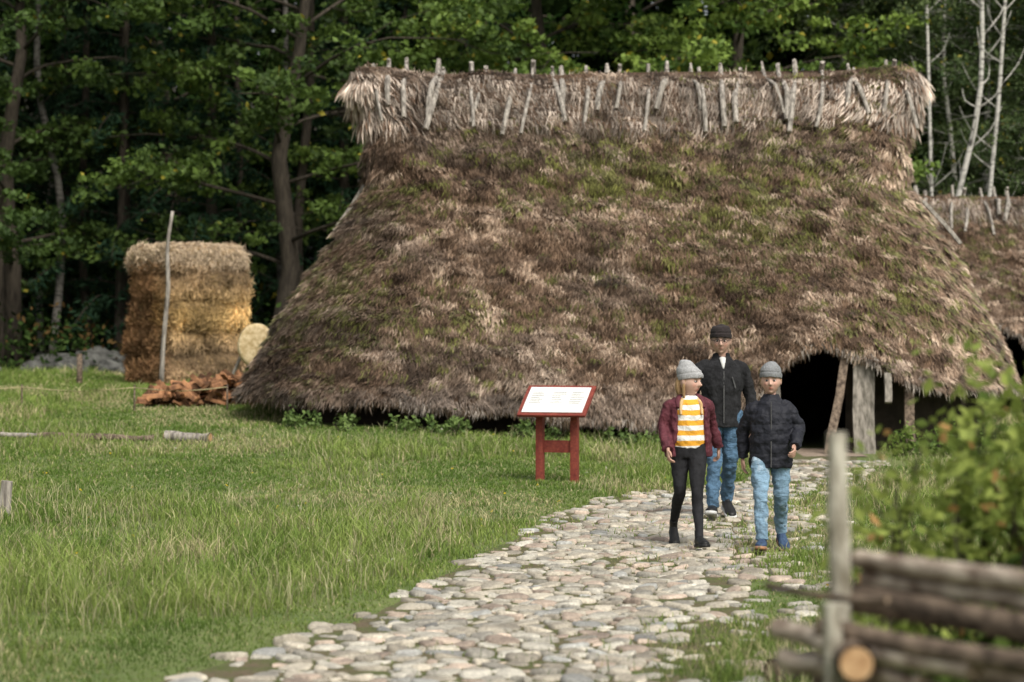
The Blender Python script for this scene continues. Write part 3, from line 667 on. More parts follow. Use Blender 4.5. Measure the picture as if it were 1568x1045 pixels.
def logobj(name, p0, p1, r, mat=M_wood, cut=True, par=None, sag=0, cm=None):
    p0 = np.array(p0, float); p1 = np.array(p1, float)
    d = nrm(p1-p0); ref = (0, 0, 1) if abs(d[2]) < .8 else (1, 0, 0)
    o = empty(name) if par is None else par
    pts_ = [p0*(1-t)+p1*t+[0, 0, -sag*math.sin(t*math.pi)]+(R.normal(0, r*.2, 3) if 0 < t < 1 else 0) for t in np.linspace(0, 1, 8)]
    V, F = loft(pts_, [r*(1.06-.16*t)*R.uniform(.92, 1.08) for t in np.linspace(0, 1, 8)], seg=14, n=4, ref=ref, caps=False)
    V = V+R.normal(0, r*.025, V.shape); mesh('bark', V, F, mat, par=o)
    for p, s, q in ((p0, -1, 1.0), (p1, 1, .85)):
        V, F = loft([p-d*.003*s, p+d*.004*s], [r*q*.99, r*q*.95], seg=14, n=1, ref=ref); mesh('cut_end', V, F, (cm or M_cut) if cut else mat, smooth=False, par=o)
    return o
logobj('fallen_log', (-6.1, 31.1, .33), (-4.6, 31, .31), .045, M_rail2, cut=False)
logobj('fallen_log', (-4.45, 31.05, .33), (-3.85, 30.85, .32), .065)
logobj('fallen_log', (-7.4, 31.6, .34), (-6.15, 31.3, .33), .035, cut=False)
V, F = loft([[-4.5, 21.4, -.1], [-4.49, 21.4, .15], [-4.47, 21.4, .36]], [.06, .055, .05], seg=10, n=2); mesh('wooden_stake', V, F, M_wood, smooth=False)
V, F = loft([[-8.05, 45, .5], [-8.05, 45, 1.25]], [.06, .05], seg=8, n=2); mesh('wooden_post', V, F, M_rail2)
logobj('cut_log', (1.24, 11.5, .06), (2.2, 12.0, .08), .07, M_bark, cm=M_cut2)

# ---------------------------------------------------------------- rail fence (foreground)
fe = empty('roundpole_fence', (0, 0, 0)); d = nrm(np.array([.36, -.6, 0])); o0 = np.array([.885, 6.5, 0]); dn = np.array([d[1], -d[0], 0])
def rail(t0, t1, z0, z1, r, off=0, nm='rail', mat=M_rail):
    a = o0+d*t0+dn*off+[0, 0, z0]; b_ = o0+d*t1+dn*off+[0, 0, z1]
    logobj(nm, a, b_, r, mat, par=fe, sag=.01, cm=M_cut2)
rail(.0, 3.2, 1.08, 1.1, .026, -.06); rail(.02, 3.3, 1.03, 1.035, .022, -.07); rail(.0, 3.2, .975, .975, .037, -.05, mat=M_rail2); rail(.0, 3.2, .90, .89, .03, .06, mat=M_rail2)
rail(.0, 3.2, .85, .82, .04, -.06); rail(-.2, .6, .88, .86, .03, .06); rail(-.18, .4, .80, .8, .028, .055)
rail(.02, 3.2, .775, .75, .032, .05, mat=M_rail2); rail(-.17, 3.2, .735, .68, .036, -.07); rail(-.1, 3.2, .66, .6, .036, .05, mat=M_rail2); rail(-.26, .25, .99, 1.0, .01, .05, mat=M_rail2)
rail(-.2, 3.2, .58, .52, .04, -.05); rail(-.2, 3.2, .48, .4, .04, .05, mat=M_rail2); rail(-.2, 3.2, .3, .25, .04, .05)
a = o0+d*.14+dn*.09; logobj('rail_stub', a+[.0, -.16, .845], a+[.08, .6, .83], .044, M_rail2, par=fe, cm=M_cut)
for t, r, h in ((0, .031, 1.42), (1.7, .033, 1.4), (3.0, .033, 1.4)):
    for off in ((0,) if t == 0 else (-.12, .12)):
        p = o0+d*t+dn*off; logobj('post', p+[.012, 0, -.1], p+[-.012, 0, h], r, M_post, cut=False, par=fe)
p = o0+d*.12+dn*.13; logobj('post', p+[0, 0, -.1], p+[0, 0, .98], .028, M_post, cut=False, par=fe)

# ---------------------------------------------------------------- info sign
sg = empty('information_sign', (.48, 25.9, float(H(.5, 25.9))-.03), (0, 0, rad(-19))); sg.scale = (.97, .97, .95)
M_red = pmat('red_paint', (.21, .04, .03), (.3, .068, .045), 12, .65, .3, .006, fine=40)
M_paper = pmat('sign_sheet', (.72, .72, .7), (.8, .8, .78), 4, .4, 0)
for x in (-.2, .2):
    V, F = rbox((.085, .085, .88), .008, 3, (x, .02, .37)); mesh('leg', V, F, M_red, par=sg, smooth=False)
V, F = rbox((.315, .03, .14), .006, 3, (0, .02, .43)); mesh('crossboard', V, F, M_red, par=sg, smooth=False)
Mt = rotx(rad(37))
V, F = rbox((.79, .54, .035), .008, 3); V = V@Mt.T+[0, -.0, .94]; mesh('panel', V, F, M_red, par=sg, smooth=False)
V, F = rbox((.70, .45, .01), .003, 3); V = (V+[0, 0, .021])@Mt.T+[0, 0, .94]; mesh('sheet', V, F, M_paper, par=sg, smooth=False)
M_ink = pmat('ink', (.16, .18, .16), (.3, .27, .24), 20, .6, 0)
L_ = []
for cx in (-.22, .02, .24):
    for r_ in range(7):
        w = R.uniform(.1, .17); L_.append(rbox((w, .008, .002), .0008, 1, (cx-(.17-w)/2, .13-r_*.032, .0275)))
V, F = merge(L_); V = V@Mt.T+[0, 0, .94]; mesh('text_lines', V, F, M_ink, par=sg, smooth=False)

# ---------------------------------------------------------------- people
def skinmat(name):
    m, nt, b = newmat(name); a = N(nt, 'ShaderNodeAttribute', attribute_name='Col'); nt.links.new(a.outputs['Color'], b.inputs['Base Color'])
    b.inputs['Roughness'].default_value = .6; b.inputs['Specular IOR Level'].default_value = .25; return m
M_face = skinmat('face_skin')
M_hand = pmat('hand_skin', (.46, .27, .2), (.55, .34, .26), 30, .5, .1)
def knit(name, c):
    m, nt, b = newmat(name); v = mapping(nt, (1, 1, 1)); w = N(nt, 'ShaderNodeTexWave', bands_direction='Z'); w.inputs['Scale'].default_value = 45; w.inputs['Distortion'].default_value = 2; nt.links.new(v, w.inputs[0])
    n2 = noise(nt, v, 90); cc = mix(nt, ramp(nt, n2, .3, .7), [q*.65 for q in c], [q*1.15 for q in c]); cc = mix(nt, w.outputs['Fac'], mix(nt, .3, cc, (0, 0, 0)), cc)
    nt.links.new(cc, b.inputs['Base Color']); b.inputs['Roughness'].default_value = .95; bump(nt, b, w.outputs['Fac'], .8, .006); return m
def fabric(name, c1, c2, sc=10, bs=.5, bd=.02, rough=.85): return pmat(name, c1, c2, sc, rough, bs, bd, (1, 1, .6))
def puffer(name, c):
    m, nt, b = newmat(name); v = mapping(nt); sp_ = N(nt, 'ShaderNodeSeparateXYZ'); nt.links.new(v, sp_.inputs[0])
    mu = N(nt, 'ShaderNodeMath', operation='MULTIPLY'); mu.inputs[1].default_value = math.pi/.075; nt.links.new(sp_.outputs[2], mu.inputs[0])
    nf = noise(nt, v, 14); nf2 = N(nt, 'ShaderNodeMath', operation='MULTIPLY'); nf2.inputs[1].default_value = 1.6; nt.links.new(nf, nf2.inputs[0])
    ad = N(nt, 'ShaderNodeMath', operation='ADD'); nt.links.new(mu.outputs[0], ad.inputs[0]); nt.links.new(nf2.outputs[0], ad.inputs[1])
    si = N(nt, 'ShaderNodeMath', operation='SINE'); nt.links.new(ad.outputs[0], si.inputs[0]); ab = N(nt, 'ShaderNodeMath', operation='ABSOLUTE'); nt.links.new(si.outputs[0], ab.inputs[0])
    sq = N(nt, 'ShaderNodeMath', operation='POWER'); sq.inputs[1].default_value = .4; nt.links.new(ab.outputs[0], sq.inputs[0])
    cc = mix(nt, sq.outputs[0], [q*.75 for q in c], c); nt.links.new(cc, b.inputs['Base Color']); b.inputs['Roughness'].default_value = .65; b.inputs['Specular IOR Level'].default_value = .2
    hh = N(nt, 'ShaderNodeMath', operation='ADD'); nt.links.new(sq.outputs[0], hh.inputs[0]); nt.links.new(nf2.outputs[0], hh.inputs[1]); bump(nt, b, hh.outputs[0], .3, .02); return m
def stripes(name, z0, p):
    m, nt, b = newmat(name); v = mapping(nt); sp_ = N(nt, 'ShaderNodeSeparateXYZ'); nt.links.new(v, sp_.inputs[0])
    a = N(nt, 'ShaderNodeMath', operation='SUBTRACT'); a.inputs[1].default_value = z0; nt.links.new(sp_.outputs[2], a.inputs[0])
    wv = noise(nt, v, 5); wm = N(nt, 'ShaderNodeMath', operation='MULTIPLY_ADD'); wm.inputs[1].default_value = .03; nt.links.new(wv, wm.inputs[0]); nt.links.new(a.outputs[0], wm.inputs[2])
    a2 = N(nt, 'ShaderNodeMath', operation='DIVIDE'); a2.inputs[1].default_value = p; nt.links.new(wm.outputs[0], a2.inputs[0])
    a3 = N(nt, 'ShaderNodeMath', operation='FRACT'); nt.links.new(a2.outputs[0], a3.inputs[0])
    a4 = N(nt, 'ShaderNodeMath', operation='GREATER_THAN'); a4.inputs[1].default_value = .5; nt.links.new(a3.outputs[0], a4.inputs[0])
    c = mix(nt, a4.outputs[0], (.75, .74, .7), (.76, .36, .03)); nt.links.new(c, b.inputs['Base Color']); b.inputs['Roughness'].default_value = .9
    bump(nt, b, noise(nt, v, 14), .7, .03); return m
def denim(name, c, rip=False):
    m, nt, b = newmat(name); v = mapping(nt, (1, 1, .5)); n1 = noise(nt, v, 8); n2 = noise(nt, v, 120)
    cc = mix(nt, ramp(nt, n1, .3, .75), [q*.7 for q in c], [min(1, q*1.4) for q in c]); cc = mix(nt, ramp(nt, n2, .2, .9), mix(nt, .3, cc, (0, 0, 0)), cc)
    if rip:
        cc = mix(nt, ramp(nt, noise(nt, mapping(nt, (1, 1, 1.2)), 7), .56, .72), cc, (.5, .6, .68)); n3 = noise(nt, mapping(nt, (1, 1, 3)), 13); cc = mix(nt, ramp(nt, n3, .68, .71), cc, (.04, .05, .07))
    nt.links.new(cc, b.inputs['Base Color']); b.inputs['Roughness'].default_value = .9; bump(nt, b, noise(nt, mapping(nt, (1, 1, 2.2)), 13), .7, .03); return m
clouds = bpy.data.textures.new('folds', 'CLOUDS'); clouds.noise_scale = .06; clouds.noise_depth = 2
def body(name, parts, mat, par, vox=.008, smooth=3, fold=.012):
    V, F = merge(parts); o = mesh(name, V, F, mat, par=par)
    r = o.modifiers.new('r', 'REMESH'); r.mode = 'VOXEL'; r.voxel_size = vox; r.use_smooth_shade = True
    s = o.modifiers.new('s', 'SMOOTH'); s.factor = .5; s.iterations = smooth
    if fold:
        d_ = o.modifiers.new('d', 'DISPLACE'); d_.texture = clouds; d_.strength = fold; d_.mid_level = .5; d_.texture_coords = 'LOCAL'
    return o
def head(par, c, s, yaw, pitch=0, tone=(.62, .38, .28), brow=(.2, .13, .08), lip=(.5, .16, .13)):
    nu, nvv = 84, 70; th = np.linspace(.001, np.pi-.001, nvv); ph = np.linspace(0, 2*np.pi, nu, endpoint=False)
    D = np.stack([np.sin(th)[:, None]*np.cos(ph), np.sin(th)[:, None]*np.sin(ph), np.cos(th)[:, None]+0*ph], -1).reshape(-1, 3)
    x, y, z = D.T; a, b_, h_ = (.076, .094, .115)
    X = x*a*(1-.24*np.clip(-z, 0, 1)**1.4)*(1+.05*np.exp(-((z+.2)/.3)**2)); Y = y*b_; Z = z*h_
    Y = np.where(y < 0, Y*.93, Y*(1-.35*np.clip(-z-.2, 0, 1)))
    gs = lambda u, c_, w: np.exp(-((u-c_)/w)**2)
    front = (y < 0)*1.
    nose = gs(x, 0, .15)*(gs(z, -.24, .12)*.03+gs(z, -.07, .16)*.014)*front
    sock = (gs(x, .38, .17)+gs(x, -.38, .17))*gs(z, .02, .1)*.011*front
    brw = gs(np.abs(x), .33, .25)*gs(z, .2, .09)*.005*front
    lips = gs(x, 0, .22)*(gs(z, -.47, .04)+gs(z, -.56, .04))*.006*front
    chin = gs(x, 0, .25)*gs(z, -.84, .12)*.009*front; chk = gs(np.abs(x), .5, .2)*gs(z, -.22, .18)*.005*front
    und = gs(x, 0, .3)*gs(z, -.68, .06)*.004*front
    Y = Y-nose+sock-brw-lips-chin-chk+und
    V = np.stack([X, Y, Z], -1)
    C = np.tile(tone, (len(V), 1)).astype(float)
    w = (gs(x, 0, .24)*gs(z, -.515, .075)*front)[:, None]; C = C*(1-w)+np.array(lip)*w
    w = (gs(np.abs(x), .52, .18)*gs(z, -.25, .17)*front*.45)[:, None]; C = C*(1-w)+np.array([.62, .25, .19])*w
    w = (gs(np.abs(x), .36, .22)*gs(z, .2, .05)*front*.95)[:, None]; C = C*(1-w)+np.array(brow)*w
    w = (gs(np.abs(x), .38, .17)*gs(z, .03, .09)*front*.6)[:, None]; C = C*(1-w)+np.array([.22, .12, .09])*w  # eye-socket shading painted into the skin colour
    w = (gs(x, 0, .14)*gs(z, -.33, .04)*front*.5)[:, None]; C = C*(1-w)+np.array([.3, .13, .1])*w
    i = np.arange(nvv-1)[:, None]*nu; j = np.arange(nu)[None]; j2 = (j+1) % nu
    F = [np.stack([i+j, i+nu+j, i+nu+j2, i+j2], -1).reshape(-1, 4), np.arange(nu)[None], (np.arange(nu)[::-1]+(nvv-1)*nu)[None]]
    Rm = rotz(yaw)@rotx(pitch); tf = lambda V_: (V_*s)@Rm.T+np.array(c)
    mesh('head', tf(V), F, M_face, C, par=par)
    for sx_ in (-1, 1):
        V, F = ellipsoid((sx_*.077, .008, -.008), (.011, .02, .031), 14, 10); mesh('ear', tf(V), F, M_face, np.tile(np.array(tone)*.9, (len(V), 1)), par=par)
        V, F = ellipsoid((sx_*.029, -.075, .003), (.014, .009, .007), 14, 10); mesh('eye', tf(V), F, M_eye, par=par)
        V, F = ellipsoid((sx_*.029, -.0835, .003), (.0075, .003, .0068), 12, 8); mesh('iris', tf(V), F, M_iris, par=par)
    return tf
M_eye = pmat('eye_white', (.42, .4, .37), (.48, .45, .43), 5, .3, 0); M_iris = pmat('iris', (.015, .018, .02), (.03, .035, .04), 5, .2, 0)
def beanie(par, tf, mat, tall=1.28, rim=.3, slouch=0.02):
    pr_ = [(1.02, .16), (1.10, .14), (1.15, .2), (1.16, rim+.12), (1.12, rim+.2), (1.08, rim+.22), (1.1, .62), (1.02, .85), (.82, 1.03), (.5, tall-.1), (.2, tall-.01), (.01, tall)]
    pr_ = catmull(np.array([(a, b_, 0) for a, b_ in pr_]), 3)[:, :2]; nu = 40; ph = np.linspace(0, 2*np.pi, nu, endpoint=False); V = []
    for r_, z in pr_:
        rr_ = r_+.012*np.sin(ph*20)*(z < 1); back = slouch*max(0, z-.3)
        V.append(np.stack([np.cos(ph)*.078*rr_, np.sin(ph)*.096*rr_+back, .115*(z-.14*np.sin(ph)*(z < .7))+0*ph], -1))
    V = np.concatenate(V); m_ = len(pr_); i = np.arange(m_-1)[:, None]*nu; j = np.arange(nu)[None]; j2 = (j+1) % nu
    V = V+.006*(vnoise(V[:, 0]*30, V[:, 2]*30+V[:, 1]*20, 3)-.5)[:, None]
    mesh('beanie', tf(V), np.stack([i+j, i+j2, i+nu+j2, i+nu+j], -1).reshape(-1, 4), mat, par=par)
def hand(par, wrist, side, s=1., swing=0., curl=.5):
    parts = []; inw = -side
    parts.append(loft([[0, 0, .03], [0, 0, 0], [0, 0, -.035], [0, -.002, -.085]], [(.02, .026), (.017, .026), (.017, .038), (.012, .04)], seg=12, n=3))
    for k, (yo, ln) in enumerate([(-.03, .072), (-.01, .08), (.011, .074), (.03, .058)]):
        P = [np.array([0, yo, -.07])]; a = .12; 
        for f, da in ((.36, .35), (.36, .5), (.28, .45)):
            a += da*curl*(1+.12*k); P.append(P[-1]+ln*1.0*f*np.array([inw*math.sin(a), 0, -math.cos(a)]))
        parts.append(loft(P, [.0095, .009, .008, .0055], seg=10, n=3))
    parts.append(loft([[inw*.004, -.026, -.012], [inw*.012, -.048, -.038], [inw*.016, -.054, -.062], [inw*.018, -.052, -.082]], [.013, .011, .0095, .006], seg=10, n=3))
    V, F = merge(parts); V = (V*s)@rotx(swing).T+np.array(wrist)
    body('hand', [(V, F)], M_hand, par, .0035, 1, 0)
def shoe(par, ankle, yaw, pitch, s, mat, solemat, high=.09):
    A = np.array(ankle, float); Rm = rotz(yaw)@rotx(pitch)
    tf = lambda V_: (V_*s)@Rm.T+np.array([A[0], A[1], 0])+[0, 0, A[2]-.07*s]
    up = loft([[0, .06, .045], [0, .045, .05], [0, 0, .055], [0, -.06, .048], [0, -.12, .036], [0, -.17, .03], [0, -.19, .028]], [(.015, .02), (.034, .042), (.038, .05), (.04, .04), (.046, .03), (.036, .022), (.012, .01)], seg=16, n=3)
    an = loft([[0, .015, .03], [0, .015, .08], [0, .018, high+.02]], [(.034, .042), (.034, .042), (.036, .044)], seg=14, n=2)
    body('shoe', [(tf(up[0]), up[1]), (tf(an[0]), an[1])], mat, par, .005, 2, 0)
    g = catmull(np.array([[.0, .062, 0], [.034, .045, 0], [.036, 0, 0], [.038, -.07, 0], [.047, -.13, 0], [.036, -.18, 0], [0, -.2, 0]]), 4)
    out = np.vstack([g, (g*[-1, 1, 1])[::-1][1:-1]]); k = len(out)
    V = np.vstack([out*[1, 1, 1]+[0, 0, 0], out*[1.04, 1.02, 1]+[0, 0, .012], out+[0, 0, .026]]); j = np.arange(k); j2 = (j+1) % k
    F = [np.concatenate([np.stack([r_*k+j, r_*k+j2, (r_+1)*k+j2, (r_+1)*k+j], -1) for r_ in range(2)]), j[::-1][None], (2*k+j)[None]]
    mesh('sole', tf(V), F, solemat, par=par)
def leg(hip, knee, ankle, r):
    hip, knee, ankle = map(lambda q: np.array(q, float), (hip, knee, ankle)); m1 = (hip+knee)/2; cf = knee*.65+ankle*.35+[0, .012, 0]
    return loft([hip+[0, 0, .06], hip, m1, knee+[0, -.006, 0], cf, ankle*.85+knee*.15, ankle-[0, 0, .015]], [(r[0]*.9, r[0]), (r[0], r[0]*1.08), (r[1], r[1]*1.08), (r[2], r[2]*1.05), (r[3], r[3]*1.08), (r[4]*1.02, r[4]*1.08), (r[4], r[4]*1.1)], seg=18, n=4)
def arm(sh, el, wr, r, inner=.06):
    sh, el, wr = map(lambda q: np.array(q, float), (sh, el, wr)); sd = np.sign(sh[0]); 
    return loft([sh+[-sd*inner, 0, .02], sh+[0, 0, -.012], sh*.6+el*.4, el, el*.5+wr*.5, wr], [r[0]*.9, r[0]*.95, r[1], r[2], (r[2]+r[3])/2*1.03, r[3]], seg=16, n=4)
def cshape(alpha, inner=.82, k=22):
    a = np.linspace(-math.pi/2+alpha, 3*math.pi/2-alpha, k); o = np.c_[np.cos(a), np.sin(a)]; return np.vstack([o, (o*inner)[::-1]])
def hairset(par, tf, strands, col):
    V, F = merge([loft(p, r_, seg=8, n=4) for p, r_ in strands]); body('hair', [(tf(V), F)], col, par, .005, 1, .008)

gy_ = 18.8; girl = empty('girl_in_striped_sweater', (1.377, gy_, float(H(1.4, gy_))+.022), (0, 0, .12))
M_blk = fabric('black_trousers', (.008, .008, .009), (.02, .02, .023)); M_bl = pmat('black_leather', (.008, .008, .008), (.02, .02, .02), 10, .45, .2)
body('trousers', [leg((-.065, .03, .74), (-.075, .0, .42), (-.075, .26, .14), (.08, .066, .047, .044, .032)), leg((.065, 0, .74), (.03, -.17, .42), (.03, -.27, .085), (.08, .066, .047, .044, .032)), loft([[0, .01, .68], [0, .01, .76], [0, .01, .86]], [(.115, .09), (.138, .1), (.12, .085)], n=3)], M_blk, girl, .007)
shoe(girl, (.03, -.27, .07), .1, -.1, .9, M_bl, M_bl, .13); shoe(girl, (-.075, .26, .12), -.1, .5, .9, M_bl, M_bl, .13)
body('sweater', [loft([[0, .01, .77], [0, .0, .84], [0, -.005, .95], [0, 0, 1.05], [0, .01, 1.12], [0, .015, 1.165]], [(.135, .1), (.135, .1), (.125, .098), (.135, .1), (.12, .085), (.055, .055)], seg=24, n=4)], stripes('yellow_white_stripes', .752, .08), girl, .007, 3, .014)
M_mar = fabric('maroon_jacket', (.065, .015, .022), (.13, .032, .043), 12, .6, .03, .75)
body('jacket', [loft([[.0, .02, .69], [0, .02, .8], [0, .015, .95], [0, .015, 1.06], [0, .02, 1.12], [0, .025, 1.16]], [(.19, .14), (.185, .14), (.16, .135), (.16, .13), (.14, .105), (.08, .08)], n=4, prof=cshape(.82), caps='ngon'),
    arm((-.15, .02, 1.09), (-.2, .03, .925), (-.19, -.12, .75), (.054, .05, .046, .043)), arm((.15, .02, 1.09), (.205, .12, .925), (.26, .13, .75), (.054, .05, .046, .043))], M_mar, girl, .006, 2, .03)
M_lin = fabric('tan_lining', (.45, .28, .12), (.65, .46, .24), 30)
body('hood_collar', [loft([[-.1, -.075, 1.07], [-.085, -.02, 1.14], [0, .075, 1.165], [.085, -.02, 1.14], [.1, -.075, 1.07]], [.018, .026, .034, .026, .018], seg=12, n=4, ref=(0, 0, 1))], M_mar, girl, .006, 2, .01)
body('jacket_lining', [loft([[-.085, -.098, 1.02], [-.07, -.06, 1.12], [0, .03, 1.155], [.07, -.06, 1.12], [.085, -.098, 1.02]], [.01, .016, .02, .016, .01], seg=10, n=4, ref=(0, 0, 1))], M_lin, girl, .005, 1, .006)
tf = head(girl, (.008, -.01, 1.275), .98, .72, .03, (.56, .36, .28), (.28, .17, .09))
V, F = loft([[0, .02, 1.1], [0, .01, 1.17], [.004, .0, 1.23]], [.045, .04, .043], n=3); mesh('neck', V, F, M_face, np.tile([.48, .3, .24], (len(V), 1)), par=girl)
beanie(girl, tf, knit('grey_knit', (.55, .55, .55)), 1.48, .3, .05)
M_bh = pmat('blond_hair', (.2, .12, .055), (.4, .26, .13), 60, .6, .6, .01, (1, 1, .1))
hairset(girl, tf, [([[sx_*.068, -.01, .03], [sx_*.076, .005, -.03], [sx_*.07, .01, -.09], [sx_*.07, .0, -.14]], [.01, .015, .015, .006]) for sx_ in (-1, 1)]+[([[sx_*.04, .07, .03], [sx_*.045, .078, -.05], [sx_*.04, .065, -.12]], [.03, .034, .018]) for sx_ in (-1, 0, 1)], M_bh)
hand(girl, (-.19, -.13, .74), -1, .8, -.4, .9); hand(girl, (.262, .13, .74), 1, .8, .15, .9)

by_ = 18.5; boy = empty('boy_in_padded_jacket', (1.98, by_, float(H(2, by_))+.022), (0, 0, -.08))
M_lj = denim('light_ripped_jeans', (.2, .32, .43), True); M_nv = fabric('navy_sneaker', (.02, .035, .08), (.05, .09, .16), 40); M_org = pmat('orange_sole', (.05, .07, .12), (.45, .22, .08), 18, .6, 0)
body('jeans', [leg((-.075, 0, .72), (-.08, -.14, .41), (-.07, -.21, .1), (.08, .07, .055, .052, .046)), leg((.075, 0.02, .72), (.08, .02, .4), (.085, .2, .13), (.08, .07, .055, .052, .046)), loft([[0, .01, .65], [0, .01, .74], [0, .01, .84]], [(.12, .09), (.14, .1), (.13, .09)], n=3)], M_lj, boy, .007, 2, .034)
shoe(boy, (-.07, -.21, .072), -.12, -.14, .95, M_nv, M_org); shoe(boy, (.085, .2, .095), .18, .34, .95, M_nv, M_org)
M_puf = puffer('dark_padded_fabric', (.019, .02, .027))
body('jacket', [loft([[0, .01, .62], [0, .01, .7], [0, 0, .82], [0, 0, .95], [0, .005, 1.05], [0, .01, 1.11], [0, .01, 1.16]], [(.16, .125), (.165, .13), (.157, .13), (.16, .132), (.15, .12), (.11, .09), (.065, .07)], seg=24, n=5), arm((-.14, .01, 1.075), (-.205, .09, .9), (-.21, .1, .69), (.057, .054, .05, .042)), arm((.14, .01, 1.075), (.212, .03, .92), (.175, -.16, .79), (.057, .054, .05, .042)),
   loft([[0, .01, 1.12], [0, .012, 1.185]], [(.075, .07), (.062, .062)], n=2)], M_puf, boy, .007, 1, .034)
V, F = rbox((.008, .006, .5), .002, 4, (0, -.134, .88)); mesh('zip', V, F, pmat('zip_metal', (.05, .05, .05), (.1, .1, .1), 50, .4, 0), par=boy)
V, F = loft([[0, .02, 1.1], [0, .01, 1.18], [0, .0, 1.25]], [.046, .04, .043], n=3); mesh('neck', V, F, M_face, np.tile([.48, .3, .24], (len(V), 1)), par=boy)
tf = head(boy, (.0, -.012, 1.29), .95, -.05, .03, (.58, .37, .29), (.32, .2, .12))
beanie(boy, tf, knit('grey_knit_dark', (.33, .34, .35)), 1.32, .28, .02)
hairset(boy, tf, [([[sx_*.07, -.005, .03], [sx_*.078, -.002, -.005], [sx_*.074, .0, -.03]], [.008, .01, .005]) for sx_ in (-1, 1)]+[([[sx_*.045, .07, .03], [sx_*.045, .078, -.03], [sx_*.035, .068, -.07]], [.028, .03, .012]) for sx_ in (-1, 0, 1)], M_bh)
hand(boy, (-.212, .1, .68), -1, .85, .1, .6); hand(boy, (.172, -.17, .78), 1, .85, -1.0, .9)

my_ = 21.55; man = empty('man_in_black_fleece', (1.868, my_, float(H(1.9, my_))+.024), (0, 0, .06))
M_mj = denim('blue_jeans', (.075, .15, .24)); M_fl = fabric('black_fleece', (.009, .009, .010), (.022, .022, .024), 16, .7, .02, .95); M_wh = pmat('white_sole', (.5, .5, .48), (.6, .6, .58), 10, .6, 0)
body('jeans', [leg((-.095, 0, .88), (-.085, -.12, .49), (-.105, -.18, .11), (.1, .086, .066, .062, .054)), leg((.095, .02, .88), (.085, .05, .49), (.085, .26, .15), (.1, .086, .066, .062, .054)), loft([[0, .01, .82], [0, .01, .92], [0, .01, 1.02]], [(.15, .11), (.175, .12), (.16, .11)], n=3)], M_mj, man, .009, 2, .044)
shoe(man, (-.105, -.18, .088), -.25, -.22, 1.12, M_bl, M_wh); shoe(man, (.085, .26, .115), .1, .3, 1.12, M_bl, M_wh)
body('fleece_jacket', [loft([[0, .01, .8], [0, .01, .9], [0, 0, 1.05], [0, -.005, 1.2], [0, .005, 1.33], [0, .015, 1.385], [0, .02, 1.42]], [(.18, .135), (.175, .135), (.172, .135), (.19, .14), (.172, .115), (.115, .085), (.08, .075)], seg=26, n=4),
   arm((-.185, .01, 1.33), (-.25, .08, 1.08), (-.25, .03, .84), (.066, .06, .053, .044), .08), arm((.185, .01, 1.33), (.265, .04, 1.08), (.26, -.1, .85), (.066, .06, .053, .044), .08),
   loft([[0, .02, 1.38], [0, .02, 1.46]], [(.085, .08), (.07, .07)], n=2, prof=cshape(.55), caps='ngon')], M_fl, man, .007, 2, .028)
V, F = loft([[0, -.112, 1.32], [0, -.095, 1.37], [0, -.06, 1.415]], [(.006, .008), (.02, .01), (.03, .02)], n=3); mesh('t_shirt', V, F, M_wh, par=man)
V, F = rbox((.01, .006, .46), .002, 4, (0, -.143, 1.07)); mesh('zip', V, F, bpy.data.materials['zip_metal'], par=man)
V, F = rbox((.012, .006, .1), .002, 4, (.09, -.142, 1.2)); V[:, 0] += (V[:, 2]-1.2)*-.3; mesh('pocket_zip', V, F, bpy.data.materials['zip_metal'], par=man)
V, F = loft([[0, .03, 1.36], [0, .015, 1.43], [0, .0, 1.51]], [.06, .054, .056], n=3); mesh('neck', V, F, M_face, np.tile([.42, .26, .2], (len(V), 1)), par=man)
tf = head(man, (-.01, -.02, 1.57), 1.08, -.14, .05, (.5, .32, .25), (.2, .16, .14), (.38, .17, .14))
beanie(man, tf, knit('dark_knit', (.035, .025, .025)), 1.18, .26, .01)
T = []
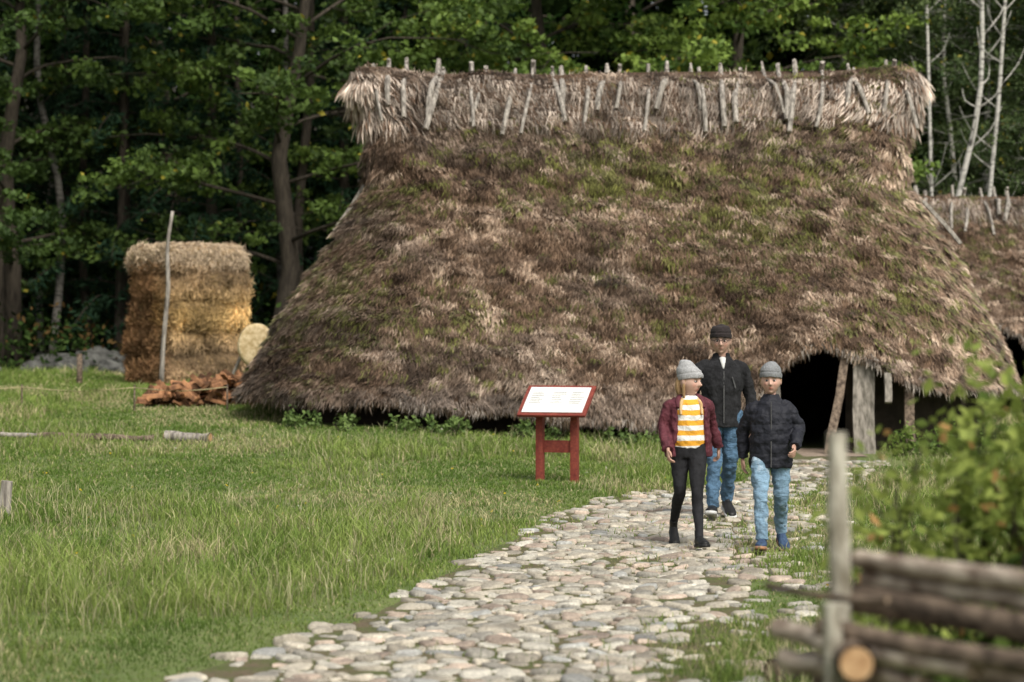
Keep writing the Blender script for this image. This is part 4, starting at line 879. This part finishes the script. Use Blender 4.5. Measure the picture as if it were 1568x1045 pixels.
for sx_ in (-1, 1):
    a = np.linspace(0, 2*math.pi, 17); T.append((np.c_[sx_*.031+.022*np.cos(a), -.096+.004*np.abs(np.cos(a)), .002+.017*np.sin(a)], [.0022]*17)); T.append(([[sx_*.052, -.088, .008], [sx_*.078, -.04, .008], [sx_*.082, .01, .004]], [.0025]*3))
T.append(([[-.01, -.099, .006], [0, -.102, .009], [.01, -.099, .006]], [.002]*3))
V, F = merge([loft(p, r_, seg=6, n=1, ref=(.1, .99, .1)) for p, r_ in T]); mesh('glasses', tf(V), F, M_iris, par=man)
hand(man, (-.25, .025, .825), -1, 1, .05, .6); hand(man, (.26, -.11, .835), 1, 1, -.3, .6)

# ---------------------------------------------------------------- light, sky, camera
w = bpy.data.worlds.new('World'); scene.world = w; w.use_nodes = True; nt = w.node_tree; bg = nt.nodes['Background']
sk = nt.nodes.new('ShaderNodeTexSky'); sk.sky_type = 'NISHITA'; sk.sun_disc = False
EL, AZ = 48, 152
sk.sun_elevation = rad(EL); sk.sun_rotation = rad(AZ); sk.dust_density = 4; sk.air_density = 1.0; sk.ozone_density = .6
hs = nt.nodes.new('ShaderNodeHueSaturation'); hs.inputs['Saturation'].default_value = .25; nt.links.new(sk.outputs[0], hs.inputs['Color']); nt.links.new(hs.outputs[0], bg.inputs[0])
bg.inputs[1].default_value = .15
sl = bpy.data.lights.new('sun', 'SUN'); sl.energy = 3.1; sl.angle = rad(26); sl.color = (1, .95, .85)
so = bpy.data.objects.new('sun', sl); scene.collection.objects.link(so)
dv = Vector((math.sin(rad(AZ))*math.cos(rad(EL)), math.cos(rad(AZ))*math.cos(rad(EL)), math.sin(rad(EL))))
so.rotation_euler = dv.to_track_quat('Z', 'Y').to_euler(); so.location = dv*50
cam = bpy.data.cameras.new('camera'); cam.lens = 85; cam.sensor_width = 36; cam.clip_end = 1500
cam.dof.use_dof = True; cam.dof.focus_distance = 20.5; cam.dof.aperture_fstop = 2.3
co = bpy.data.objects.new('camera', cam); scene.collection.objects.link(co); co.location = (0, 0, 1.7); co.rotation_euler = (rad(90-.27), 0, 0)
scene.camera = co
scene.view_settings.view_transform = 'Standard'
